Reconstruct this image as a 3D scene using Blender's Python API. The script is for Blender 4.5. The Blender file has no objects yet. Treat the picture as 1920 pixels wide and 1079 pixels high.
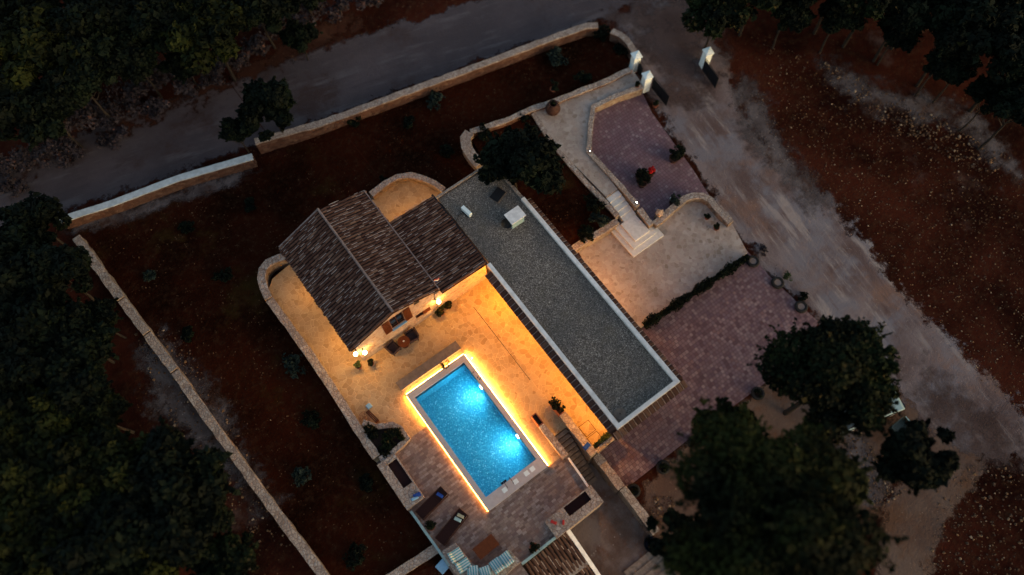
import bpy, math, random
import numpy as np
from mathutils import Matrix, Vector
from mathutils.geometry import tessellate_polygon
random.seed(7)
C = bpy.context.scene.collection
R = math.radians
# ---------------------------------------------------------------- camera
F, TILT, ROLL, YAW, H = 1500.0, R(21.4), -0.035, R(34.7), 45.0
ct, st = math.cos(TILT), math.sin(TILT)
MA = np.array([[1,0,0],[0,-1,0],[0,0,-1]], float)
MT = np.array([[1,0,0],[0,ct,st],[0,-st,ct]])
MR = np.array([[math.cos(ROLL),-math.sin(ROLL),0],[math.sin(ROLL),math.cos(ROLL),0],[0,0,1]])
MY = np.array([[math.cos(YAW),-math.sin(YAW),0],[math.sin(YAW),math.cos(YAW),0],[0,0,1]])
M = MR@MT@MA@MY
CAM = np.array([-3.20204,-8.6158,45.0])
def ray(px, py): return M.T@np.array([px-960, py-539.5, F])
def P(px, py, z=0.0):
    d = ray(px, py); s = (z-CAM[2])/d[2]; p = CAM+d*s
    return (float(p[0]), float(p[1]), float(z))
cd = bpy.data.cameras.new('camera'); cam = bpy.data.objects.new('camera', cd); C.objects.link(cam)
mw = Matrix.Identity(4)
for i in range(3):
    mw[i][0] = M[0][i]; mw[i][1] = -M[1][i]; mw[i][2] = -M[2][i]; mw[i][3] = CAM[i]
cam.matrix_world = mw
cd.sensor_width = 36; cd.lens = F/1920*36; cd.clip_end = 2000; cd.clip_start = .5
bpy.context.scene.camera = cam
cd.dof.use_dof = True; cd.dof.focus_distance = 46.5; cd.dof.aperture_fstop = .045
# ---------------------------------------------------------------- sky, sun, exposure
SC = bpy.context.scene
w = bpy.data.worlds.new('World'); SC.world = w; w.use_nodes = True
nt = w.node_tree; sky = nt.nodes.new('ShaderNodeTexSky'); sky.sky_type = 'NISHITA'; sky.sun_disc = False
SUN_EL, SUN_ROT = R(9), R(156)
sky.sun_elevation = SUN_EL; sky.sun_rotation = SUN_ROT; sky.ozone_density = .5; sky.dust_density = 2.6
nt.links.new(sky.outputs[0], nt.nodes['Background'].inputs[0]); nt.nodes['Background'].inputs[1].default_value = .15
sd = bpy.data.lights.new('sun', 'SUN'); sd.energy = .04; sd.angle = R(25); sd.color = (1,.85,.7)
so = bpy.data.objects.new('sun', sd); C.objects.link(so)
so.rotation_euler = (R(90)-SUN_EL, 0, math.pi-SUN_ROT+0)
so.rotation_euler = Vector((-math.sin(SUN_ROT)*math.cos(SUN_EL)*-1, math.cos(SUN_ROT)*math.cos(SUN_EL), math.sin(SUN_EL))).to_track_quat('Z','Y').to_euler()
SC.view_settings.view_transform = 'Standard'; SC.view_settings.look = 'None'
SC.view_settings.exposure = 1.05; SC.view_settings.gamma = 1
# ---------------------------------------------------------------- materials
def newmat(name):
    m = bpy.data.materials.new(name); m.use_nodes = True
    return m, m.node_tree, m.node_tree.nodes['Principled BSDF']
class N:
    """small node builder"""
    def __init__(s, t): s.t = t
    def n(s, typ, **k):
        x = s.t.nodes.new(typ)
        for a, b in k.items(): setattr(x, a, b)
        return x
    def put(s, sock, v):
        if isinstance(v, bpy.types.NodeSocket): s.t.links.new(v, sock)
        elif v is not None: sock.default_value = v
    def coord(s, kind='Object'): return s.n('ShaderNodeTexCoord').outputs[kind]
    def noise(s, v, scale, detail=4, rough=.6, col=False):
        x = s.n('ShaderNodeTexNoise'); s.put(x.inputs['Vector'], v); x.inputs['Scale'].default_value = scale
        x.inputs['Detail'].default_value = detail; x.inputs['Roughness'].default_value = rough
        return x.outputs['Color' if col else 'Fac']
    def vor(s, v, scale, feature='F1', out='Distance', rnd=1.0, metric='EUCLIDEAN'):
        x = s.n('ShaderNodeTexVoronoi', feature=feature)
        if feature == 'F1': x.distance = metric
        s.put(x.inputs['Vector'], v); x.inputs['Scale'].default_value = scale; x.inputs['Randomness'].default_value = rnd
        return x.outputs[out]
    def math(s, op, a, b=None, clamp=False):
        x = s.n('ShaderNodeMath', operation=op, use_clamp=clamp); s.put(x.inputs[0], a); s.put(x.inputs[1], b); return x.outputs[0]
    def vmath(s, op, a, b=None):
        x = s.n('ShaderNodeVectorMath', operation=op); s.put(x.inputs[0], a); s.put(x.inputs[1], b); return x.outputs[0]
    def ramp(s, f, stops, interp='LINEAR'):
        x = s.n('ShaderNodeValToRGB'); x.color_ramp.interpolation = interp; s.put(x.inputs[0], f)
        e = x.color_ramp.elements
        while len(e) < len(stops): e.new(.5)
        for q, (p, c) in zip(e, stops): q.position = p; q.color = (*c, 1) if len(c) == 3 else c
        return x.outputs[0]
    def mix(s, f, a, b, mode='MIX'):
        x = s.n('ShaderNodeMix', data_type='RGBA', blend_type=mode); s.put(x.inputs[0], f)
        s.put(x.inputs[6], a if isinstance(a, bpy.types.NodeSocket) else (*a, 1)); s.put(x.inputs[7], b if isinstance(b, bpy.types.NodeSocket) else (*b, 1))
        return x.outputs[2]
    def sep(s, v):
        x = s.n('ShaderNodeSeparateXYZ'); s.put(x.inputs[0], v); return x.outputs
    def comb(s, a, b, c=0.0):
        x = s.n('ShaderNodeCombineXYZ'); s.put(x.inputs[0], a); s.put(x.inputs[1], b); s.put(x.inputs[2], c); return x.outputs[0]
    def wn(s, v):
        x = s.n('ShaderNodeTexWhiteNoise', noise_dimensions='3D'); s.put(x.inputs[0], v); return x.outputs
    def bump(s, h, strength=.4, dist=.02):
        x = s.n('ShaderNodeBump'); s.put(x.inputs['Height'], h); x.inputs['Strength'].default_value = strength; x.inputs['Distance'].default_value = dist
        return x.outputs[0]
    def smooth(s, v, a, b):
        x = s.n('ShaderNodeMapRange', interpolation_type='SMOOTHSTEP'); s.put(x.inputs[0], v); x.inputs[1].default_value = a; x.inputs[2].default_value = b
        return x.outputs[0]
def sc(c, k): return tuple(x*k for x in c)
def plain(name, col, rough=.6, var=.25, scale=6, metal=0, bump=.15):
    m, t, b = newmat(name); n = N(t); v = n.coord(); f = n.noise(v, scale)
    g = n.noise(v, scale*7, 3)
    c = n.mix(n.smooth(f, .3, .7), sc(col, 1-var), sc(col, 1+var)); c = n.mix(n.math('MULTIPLY', g, .35), c, sc(col, .6))
    n.put(b.inputs['Base Color'], c); b.inputs['Roughness'].default_value = rough; b.inputs['Metallic'].default_value = metal
    if rough >= .6 or name in ('dark_brown_wood','varnished_wood','black_iron'): b.inputs['Specular IOR Level'].default_value = .12
    if bump: n.put(b.inputs['Normal'], n.bump(g, bump))
    return m
def rubble(name, cols, mortar, scale=3.5, zs=1.0, edge=.06, rough=.9, bump=.6):
    m, t, b = newmat(name); n = N(t); v = n.coord()
    wv = n.vmath('ADD', v, n.vmath('SCALE', n.noise(v, 2.5, 2, col=True)))
    t.nodes[-1]
    x = [q for q in t.nodes if q.type == 'VECT_MATH' and q.operation == 'SCALE'][-1]; x.inputs[3].default_value = .12
    wv = n.vmath('MULTIPLY', wv, (1, 1, zs))
    col = n.vor(wv, scale, out='Color'); d = n.vor(wv, scale, 'DISTANCE_TO_EDGE')
    f = n.sep(col)[0]; k = len(cols)-1
    c = n.ramp(f, [(i/k, q) for i, q in enumerate(cols)])
    c = n.mix(n.math('MULTIPLY', n.noise(v, 22, 4), .45), c, sc(cols[0], .5))
    big = n.noise(v, .6, 3); c = n.mix(n.math('MULTIPLY', n.smooth(big, .4, .7), .35), c, sc(cols[0], .7))
    c = n.mix(n.smooth(d, 0, edge), mortar, c)
    n.put(b.inputs['Base Color'], c); b.inputs['Roughness'].default_value = rough; b.inputs['Specular IOR Level'].default_value = .2
    n.put(b.inputs['Normal'], n.bump(n.smooth(d, 0, edge*2), bump, .03))
    return m
def pavers(name, cols, sx, sy, grout, rough=.8, dirt=.35, gw=.07):
    m, t, b = newmat(name); n = N(t); v = n.coord(); X, Y, Z = n.sep(v)[:3]
    yy = n.math('MULTIPLY', Y, sy); row = n.math('FLOOR', yy); rv = n.wn(n.comb(row, 3.3, 1.0))[0]
    xx = n.math('ADD', n.math('MULTIPLY', X, sx), n.math('MULTIPLY', rv, 7.0)); cx = n.math('FLOOR', xx)
    f = n.wn(n.comb(cx, row, .5))[0]; k = len(cols)-1
    c = n.ramp(f, [(i/k, q) for i, q in enumerate(cols)])
    fx = n.math('FRACT', xx); fy = n.math('FRACT', yy)
    ex = n.math('MINIMUM', fx, n.math('SUBTRACT', 1, fx)); ey = n.math('MINIMUM', fy, n.math('SUBTRACT', 1, fy))
    e = n.smooth(n.math('MINIMUM', ex, ey), 0, gw)
    c = n.mix(n.math('MULTIPLY', n.smooth(n.noise(v, .55, 5), .35, .7), dirt), c, sc(cols[0], .6))
    c = n.mix(n.math('MULTIPLY', n.noise(v, 14, 3), .4), c, sc(cols[-1], .8))
    c = n.mix(e, grout, c)
    n.put(b.inputs['Base Color'], c); b.inputs['Roughness'].default_value = rough; b.inputs['Specular IOR Level'].default_value = .2
    n.put(b.inputs['Normal'], n.bump(n.math('ADD', e, n.noise(v, 10, 3)), .35, .01))
    return m
def speckle(name, base, dark, light, scale=14, big=.35, dirt=None, patch=.5):
    """soil or gravel: broad patches, fine grain, scattered pale and ochre stones"""
    m, t, b = newmat(name); n = N(t); v = n.coord()
    f = n.noise(v, big, 8, .62); g = n.noise(v, scale*.35, 6, .7)
    c = n.mix(n.smooth(f, .36, .66), base, dark)
    if dirt: c = n.mix(n.smooth(n.noise(n.vmath('ADD', v, (31, 7, 0)), big*.8, 7, .7), patch, patch+.14), c, dirt)
    c = n.mix(n.math('MULTIPLY', n.smooth(g, .45, .8), .35), c, sc(light, .5))
    cell = n.vor(v, scale, out='Color'); d = n.vor(v, scale)
    on = n.math('MULTIPLY', n.smooth(n.sep(cell)[0], .80, .9), n.smooth(d, .35, .18))
    on = n.math('MULTIPLY', on, n.smooth(n.noise(n.vmath('ADD', v, (9, 90, 0)), .7, 5, .7), .42, .62)); c = n.mix(n.math('MULTIPLY', on, .9), c, light)
    n.put(b.inputs['Base Color'], c); b.inputs['Roughness'].default_value = .95; b.inputs['Specular IOR Level'].default_value = .08
    n.put(b.inputs['Normal'], n.bump(n.math('ADD', g, n.noise(v, scale, 4)), .7, .06))
    return m, n, b, c
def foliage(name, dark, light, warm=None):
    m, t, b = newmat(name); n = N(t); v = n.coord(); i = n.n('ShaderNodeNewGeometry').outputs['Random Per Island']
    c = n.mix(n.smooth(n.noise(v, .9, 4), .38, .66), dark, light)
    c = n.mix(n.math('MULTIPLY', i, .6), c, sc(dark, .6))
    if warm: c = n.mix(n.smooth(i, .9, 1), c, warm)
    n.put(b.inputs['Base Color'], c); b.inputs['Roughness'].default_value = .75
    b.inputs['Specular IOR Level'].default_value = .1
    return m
def emis(name, col, s):
    m, t, b = newmat(name); b.inputs['Base Color'].default_value = (*col, 1); b.inputs['Emission Color'].default_value = (*col, 1)
    b.inputs['Emission Strength'].default_value = s; return m
MT_ = {}
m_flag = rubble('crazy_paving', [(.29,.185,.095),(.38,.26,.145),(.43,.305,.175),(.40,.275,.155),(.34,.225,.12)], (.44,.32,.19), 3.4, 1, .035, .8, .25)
m_path = rubble('pale_paving', [(.24,.185,.15),(.37,.30,.26),(.33,.26,.23),(.43,.37,.33),(.31,.25,.22)], (.36,.30,.26), 4.0, 1, .03, .85, .25)
m_wall = rubble('rubble_stone', [(.13,.085,.06),(.24,.18,.14),(.30,.25,.20),(.20,.11,.075)], (.22,.17,.13), 4.2, 1.3, .08)
m_redwall = rubble('red_rubble_stone', [(.06,.028,.018),(.12,.055,.036),(.16,.095,.068),(.085,.034,.022)], (.07,.036,.025), 3.2, 1.4, .08)
m_cap = rubble('wall_cap_stone', [(.24,.18,.15),(.42,.35,.30),(.34,.27,.23),(.46,.41,.37)], (.15,.105,.085), 5.5, 1, .10)
m_house = rubble('house_stone', [(.30,.20,.14),(.40,.29,.21),(.46,.36,.28),(.28,.16,.11)], (.42,.33,.26), 4.5, 1.5, .07)
m_brick = pavers('brick_deck', [(.13,.085,.07),(.20,.14,.12),(.27,.20,.175),(.34,.28,.25),(.17,.11,.10),(.29,.22,.18),(.145,.10,.09)], 3.6, 7.5, (.13,.09,.075))
m_purple = pavers('purple_pavers', [(.085,.045,.055),(.13,.075,.09),(.18,.115,.125),(.10,.06,.085),(.24,.17,.175),(.15,.08,.085)], 4.6, 4.6, (.055,.032,.036), gw=.09)
m_purple2 = pavers('plum_pavers', [(.11,.055,.07),(.135,.07,.09),(.16,.09,.11),(.10,.055,.07),(.24,.17,.185)], 4.8, 4.8, (.06,.035,.042), gw=.09)
m_step = plain('pale_step_stone', (.56,.54,.52), .7, .12, 5)
m_white = plain('white_plaster', (.72,.80,.80), .6, .08, 4)
m_parapet = plain('parapet_plaster', (.74,.71,.69), .7, .15, 3)
m_capw = plain('painted_wall_cap', (.42,.47,.50), .7, .2, 3)
m_coping = plain('coping_stone', (.42,.38,.37), .5, .08, 5)
m_bench = plain('bench_stone', (.15,.115,.095), .8, .2, 4)
m_conc = speckle('courtyard_concrete', (.20,.155,.14), (.11,.07,.055), (.26,.22,.20), 6, .6, (.13,.065,.045), .5)[0]
m_stair = plain('old_stair_stone', (.26,.19,.145), .9, .3, 4, bump=.4)
m_brown = plain('dark_brown_wood', (.06,.02,.010), .5, .2, 9)
m_wood = plain('varnished_wood', (.11,.03,.010), .45, .2, 9)
m_wicker = plain('dark_wicker', (.045,.028,.03), .7, .3, 40, bump=.6)
m_sling = plain('lounger_fabric', (.018,.006,.006), .8, .2, 20)
m_black = plain('black_iron', (.012,.013,.016), .5, .2, 12)
m_blue = plain('blue_cloth', (.02,.06,.25), .9, .2, 10)
m_lblue = plain('light_blue_plastic', (.20,.38,.55), .5, .1, 10)
m_teal = plain('weathered_teal_paint', (.30,.42,.42), .6, .15, 6)
m_cream = plain('cream_cloth', (.35,.32,.22), .9, .2, 10)
m_red = plain('red_cloth', (.35,.03,.03), .8, .2, 10)
m_terra = plain('terracotta', (.17,.06,.035), .8, .25, 8)
m_dpot = plain('dark_clay', (.045,.022,.018), .7, .3, 8)
m_rubber = plain('old_tyre_rubber', (.018,.017,.017), .8, .3, 12)
m_bark = plain('grey_bark', (.026,.021,.018), .95, .3, 8, bump=.6)
m_soil_shade = plain('dark_soil_and_gap_shade', (.02,.012,.01), 1, .4, 12)  # soil in pots; on roof decks it paints the shade between tiles
m_glass = plain('dark_window_glass', (.01,.012,.02), .1, .1, 4, bump=0)
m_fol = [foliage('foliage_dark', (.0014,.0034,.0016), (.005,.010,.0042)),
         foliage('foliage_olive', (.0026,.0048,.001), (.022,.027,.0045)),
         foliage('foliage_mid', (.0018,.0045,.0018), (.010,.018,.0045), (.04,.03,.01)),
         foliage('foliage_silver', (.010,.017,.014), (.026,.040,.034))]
m_brush = foliage('dry_brush', (.022,.018,.022), (.06,.05,.06), (.10,.05,.04))
m_pots = foliage('potted_leaves', (.02,.032,.012), (.07,.085,.025))
m_flower = foliage('red_flowers', (.30,.01,.01), (.6,.02,.02))
m_bulb = emis('lamp_bulb', (1,.66,.28), 30)
m_led = emis('led_strip', (1,.36,.05), 22)
m_led2 = emis('led_strip_bright', (1,.42,.08), 40)
m_spot = emis('small_spot', (1,.9,.75), 60)
m_ulight = emis('underwater_lamp', (.85,.97,1), 60)
# striped cloth
def stripes():
    m, t, b = newmat('teal_striped_cloth'); n = N(t); X, Y, Z = n.sep(n.coord())[:3]
    f = n.math('FRACT', n.math('MULTIPLY', X, 7.5)); c = n.mix(n.smooth(f, .47, .53), (.03,.29,.34), (.58,.60,.58))
    n.put(b.inputs['Base Color'], n.mix(n.math('MULTIPLY', n.noise(n.coord(), 8), .25), c, (.2,.25,.25))); b.inputs['Roughness'].default_value = .95; return m
m_stripe = stripes()
def tilemat():
    m, t, b = newmat('old_clay_tiles'); n = N(t); i = n.n('ShaderNodeNewGeometry').outputs['Random Per Island']; v = n.coord()
    c = n.ramp(i, [(0,(.045,.018,.012)),(.4,(.066,.030,.020)),(.75,(.090,.046,.031)),(.95,(.12,.068,.048)),(1,(.17,.105,.078))])
    c = n.mix(n.math('MULTIPLY', n.noise(v, 9, 4), .5), c, (.045,.03,.03))
    n.put(b.inputs['Base Color'], c); b.inputs['Roughness'].default_value = .85; b.inputs['Specular IOR Level'].default_value = .15
    n.put(b.inputs['Normal'], n.bump(n.noise(v, 16, 3), .4)); return m
m_tile = tilemat()
m_mortar = plain('ridge_mortar', (.20,.15,.14), .9, .3, 5)
def gravelmat():
    m, t, b = newmat('roof_gravel'); n = N(t); v = n.coord(); c = n.sep(n.vor(v, 25, out='Color'))[0]
    q = n.ramp(c, [(0,(.055,.046,.040)),(.55,(.145,.122,.105)),(.85,(.22,.185,.16)),(1,(.42,.36,.31))])
    q = n.mix(n.math('MULTIPLY', n.smooth(n.noise(v, .35, 5), .4, .65), .4), q, (.06,.065,.07))
    q = n.mix(n.math('MULTIPLY', n.smooth(n.noise(v, 1.3, 4), .5, .7), .3), q, (.12,.10,.07))
    n.put(b.inputs['Base Color'], q); b.inputs['Roughness'].default_value = .95; b.inputs['Specular IOR Level'].default_value = .05
    n.put(b.inputs['Normal'], n.bump(n.vor(v, 17), .8, .03)); return m
m_gravel = gravelmat()
def mosaic():
    m, t, b = newmat('pool_mosaic'); n = N(t); v = n.coord(); f = n.wn(n.vmath('FLOOR', n.vmath('MULTIPLY', v, (19, 19, 19))))[0]
    c = n.ramp(f, [(0,(.03,.30,.44)),(.4,(.045,.37,.52)),(.75,(.08,.46,.60)),(.95,(.18,.60,.70)),(1,(.6,.9,.95))])
    n.put(b.inputs['Base Color'], c); b.inputs['Roughness'].default_value = .35; return m
m_mosaic = mosaic()
def watermat():
    m, t, b = newmat('pool_water'); n = N(t); b.inputs['Base Color'].default_value = (.75,.96,1,1); b.inputs['Roughness'].default_value = .0
    b.inputs['IOR'].default_value = 1.33; b.inputs['Transmission Weight'].default_value = 1
    n.put(b.inputs['Normal'], n.bump(n.noise(n.coord(), 6, 3), .06, .006)); return m
m_water = watermat()
RED, DRED, STONE = (.040,.0125,.007), (.014,.0065,.005), (.20,.13,.085)
m_garden = speckle('red_garden_soil', (.026,.0062,.0030), (.008,.0026,.0015), (.13,.07,.04), 8, .18, (.026,.014,.0045), .55)[0]
m_garden.node_tree.nodes['Principled BSDF'].inputs['Specular IOR Level'].default_value = 0
def fieldmat():
    m, n, b, c = speckle('red_field_soil', (.046,.0118,.0070), (.012,.0038,.0028), (.15,.085,.045), 7, .16, (.075,.045,.038), .60)
    b.inputs['Specular IOR Level'].default_value = 0
    return m
m_field = fieldmat()
def edged(name, base, dark, light, scale, dirt, patch=.5, big=.3, streak=0, soft=(.36,.62)):
    """a sheet whose ragged rim thins out into what lies below, like gravel over soil"""
    m, n, b, c = speckle(name, base, dark, light, scale, big, dirt, patch)
    if streak:
        c = n.mix(n.smooth(n.noise(n.vmath('ADD', n.coord(), (5,50,0)), .35, 5), .45, .62), c, (.15,.135,.15)) if streak < -50 else c
        vv = n.coord(); mp = n.n('ShaderNodeMapping', vector_type='TEXTURE'); n.put(mp.inputs[0], vv); mp.inputs['Rotation'].default_value = (0,0,R(streak)); mp.inputs['Scale'].default_value = (5.5,.75,1)
        f = n.noise(mp.outputs[0], 1.1, 8, .68); f2 = n.noise(vv, .45, 4)
        c2 = n.mix(n.smooth(f, .50, .64), c, light); c2 = n.mix(n.math('MULTIPLY', n.smooth(f, .47, .36), .75), c2, dark)
        c2 = n.mix(n.smooth(f2, .35, .6), c, c2); n.put(b.inputs['Base Color'], c2)
    a = n.n('ShaderNodeAttribute', attribute_name='rim').outputs['Fac']; v = n.coord()
    k = n.math('ADD', a, n.math('MULTIPLY', n.math('SUBTRACT', n.noise(v, .9, 7, .7), .5), 1.9))
    n.put(b.inputs['Alpha'], n.smooth(k, soft[0], soft[1])); return m
m_drive = edged('gravel_drive', (.185,.145,.145), (.095,.062,.058), (.25,.21,.20), 10, (.17,.10,.078), .52, .22, streak=-96)
m_road = edged('road_asphalt', (.082,.064,.068), (.058,.046,.050), (.095,.08,.085), 12, (.050,.032,.030), .52, .2, streak=-15.5)
m_rubblepatch = edged('pale_rubble', (.105,.088,.09), (.05,.038,.038), (.24,.21,.20), 7, (.045,.022,.016), .5, .6, soft=(.25,.85))
m_dirtpatch = edged('tan_dirt', (.13,.085,.065), (.085,.05,.038), (.20,.14,.11), 8, (.10,.05,.03), .5, .3)
m_redpatch = edged('bare_red_earth', (.05,.017,.010), (.03,.011,.007), (.16,.09,.05), 8, (.07,.03,.018), .55, .3)
m_browndirt = edged('brown_dirt', (.085,.055,.05), (.05,.03,.027), (.16,.12,.10), 8, (.12,.085,.075), .55, .3, soft=(.2,.95))
# ---------------------------------------------------------------- mesh helpers
def props(o, label=None, cat=None, group=None, kind=None):
    if label: o['label'] = label
    if cat: o['category'] = cat
    if group: o['group'] = group
    if kind: o['kind'] = kind
    return o
def thing(name, label, cat, loc=(0,0,0), rz=0, group=None):
    o = bpy.data.objects.new(name, None); C.objects.link(o); o.location = loc; o.rotation_euler = (0,0,rz); o.empty_display_size = .2
    return props(o, label, cat, group)
class MB:
    def __init__(s): s.v = []; s.f = []
    def add(s, vs, fs):
        k = len(s.v); s.v += [tuple(map(float, q)) for q in vs]; s.f += [tuple(i+k for i in q) for q in fs]; return s
    def box(s, x0, x1, y0, y1, z0, z1):
        return s.add([(x,y,z) for z in (z0,z1) for x,y in ((x0,y0),(x1,y0),(x1,y1),(x0,y1))],
                     [(3,2,1,0),(4,5,6,7),(0,1,5,4),(1,2,6,5),(2,3,7,6),(3,0,4,7)])
    def rbox(s, c, size, rz=0, ry=0, rx=0):
        m = Matrix.Rotation(rz,3,'Z')@Matrix.Rotation(ry,3,'Y')@Matrix.Rotation(rx,3,'X'); vs = []
        for z in (-.5,.5):
            for x,y in ((-.5,-.5),(.5,-.5),(.5,.5),(-.5,.5)):
                q = m@Vector((x*size[0], y*size[1], z*size[2])); vs.append((q.x+c[0], q.y+c[1], q.z+c[2]))
        return s.add(vs, [(3,2,1,0),(4,5,6,7),(0,1,5,4),(1,2,6,5),(2,3,7,6),(3,0,4,7)])
    def prism(s, poly, z0, z1):
        n = len(poly); a = sum(poly[i][0]*poly[(i+1)%n][1]-poly[(i+1)%n][0]*poly[i][1] for i in range(n))
        if a < 0: poly = poly[::-1]
        zf = (lambda x,y: z1) if not callable(z1) else z1
        vs = [(p[0],p[1],z0) for p in poly]+[(p[0],p[1],zf(p[0],p[1])) for p in poly]
        tr = tessellate_polygon([[Vector((p[0],p[1],0)) for p in poly]])
        fs = []
        for t in tr:
            p = [poly[i] for i in t]; ar = (p[1][0]-p[0][0])*(p[2][1]-p[0][1])-(p[2][0]-p[0][0])*(p[1][1]-p[0][1])
            t = tuple(t) if ar > 0 else tuple(t)[::-1]
            fs.append(tuple(i+n for i in t)); fs.append(t[::-1])
        fs += [(i,(i+1)%n,(i+1)%n+n,i+n) for i in range(n)]
        return s.add(vs, fs)
    def lathe(s, prof, c=(0,0,0), seg=16, cap=True, sx=1, sy=1):
        vs = []; fs = []; n = len(prof)
        for r,z in prof:
            for i in range(seg):
                a = 2*math.pi*i/seg; vs.append((c[0]+r*math.cos(a)*sx, c[1]+r*math.sin(a)*sy, c[2]+z))
        for j in range(n-1):
            for i in range(seg): fs.append((j*seg+i, j*seg+(i+1)%seg, (j+1)*seg+(i+1)%seg, (j+1)*seg+i))
        if cap: fs.append(tuple(range(seg))[::-1]); fs.append(tuple((n-1)*seg+i for i in range(seg)))
        return s.add(vs, fs)
    def tube(s, pts, r, seg=6, r1=None):
        pts = [Vector(p) for p in pts]; n = len(pts); vs = []; fs = []
        for j,p in enumerate(pts):
            d = (pts[min(j+1,n-1)]-pts[max(j-1,0)]).normalized(); u = d.orthogonal().normalized(); w_ = d.cross(u)
            rr = r if r1 is None else r+(r1-r)*j/(n-1)
            for i in range(seg):
                a = 2*math.pi*i/seg; q = p+u*math.cos(a)*rr+w_*math.sin(a)*rr; vs.append(tuple(q))
        for j in range(n-1):
            for i in range(seg): fs.append((j*seg+i, j*seg+(i+1)%seg, (j+1)*seg+(i+1)%seg, (j+1)*seg+i))
        fs.append(tuple(range(seg))[::-1]); fs.append(tuple((n-1)*seg+i for i in range(seg)))
        return s.add(vs, fs)
    def torus(s, c, R0, r, seg=24, ss=8):
        vs = []; fs = []
        for i in range(seg):
            a = 2*math.pi*i/seg
            for j in range(ss):
                b = 2*math.pi*j/ss; q = R0+r*math.cos(b); vs.append((c[0]+q*math.cos(a), c[1]+q*math.sin(a), c[2]+r*math.sin(b)))
        for i in range(seg):
            for j in range(ss): fs.append((i*ss+j, ((i+1)%seg)*ss+j, ((i+1)%seg)*ss+(j+1)%ss, i*ss+(j+1)%ss))
        return s.add(vs, fs)
    def build(s, name, m, parent=None, world=True, bev=0, smooth=False, **k):
        me = bpy.data.meshes.new(name); me.from_pydata(s.v, [], s.f); me.materials.append(m); me.update()
        o = bpy.data.objects.new(name, me); C.objects.link(o)
        if parent is not None:
            o.parent = parent
            if world: o.location = -parent.location
        if smooth: me.polygons.foreach_set('use_smooth', [True]*len(me.polygons))
        if bev:
            b = o.modifiers.new('bevel','BEVEL'); b.width = bev; b.segments = 2; b.limit_method = 'ANGLE'
        return props(o, **k)
def pp(pts, z): return [P(x,y,z)[:2] for x,y in pts]
def ss(a, b, x): t = min(1, max(0, (x-a)/(b-a))); return t*t*(3-2*t)
def T(x, y):
    te = -0.3-0.043*(14-y); te = max(-1.3, min(-.3, te)); e = ss(0, 4.5, x); return -.6*(1-e)+te*e
def PT(px, py, off=0):
    z = -.6
    for _ in range(6):
        p = P(px, py, z+off); z = T(p[0], p[1])
    return (p[0], p[1], z+off)
def rim(pts, n=4):
    """Chaikin smoothing of a closed outline"""
    for _ in range(n):
        q = []
        for i in range(len(pts)):
            a, b = np.array(pts[i]), np.array(pts[(i+1)%len(pts)]); q += [tuple(a*.75+b*.25), tuple(a*.25+b*.75)]
        pts = q
    return pts
def inside(x, y, poly):
    c = False; n = len(poly)
    for i in range(n):
        a, b = poly[i], poly[i-1]
        if (a[1] > y) != (b[1] > y) and x < (b[0]-a[0])*(y-a[1])/(b[1]-a[1])+a[0]: c = not c
    return c
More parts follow.
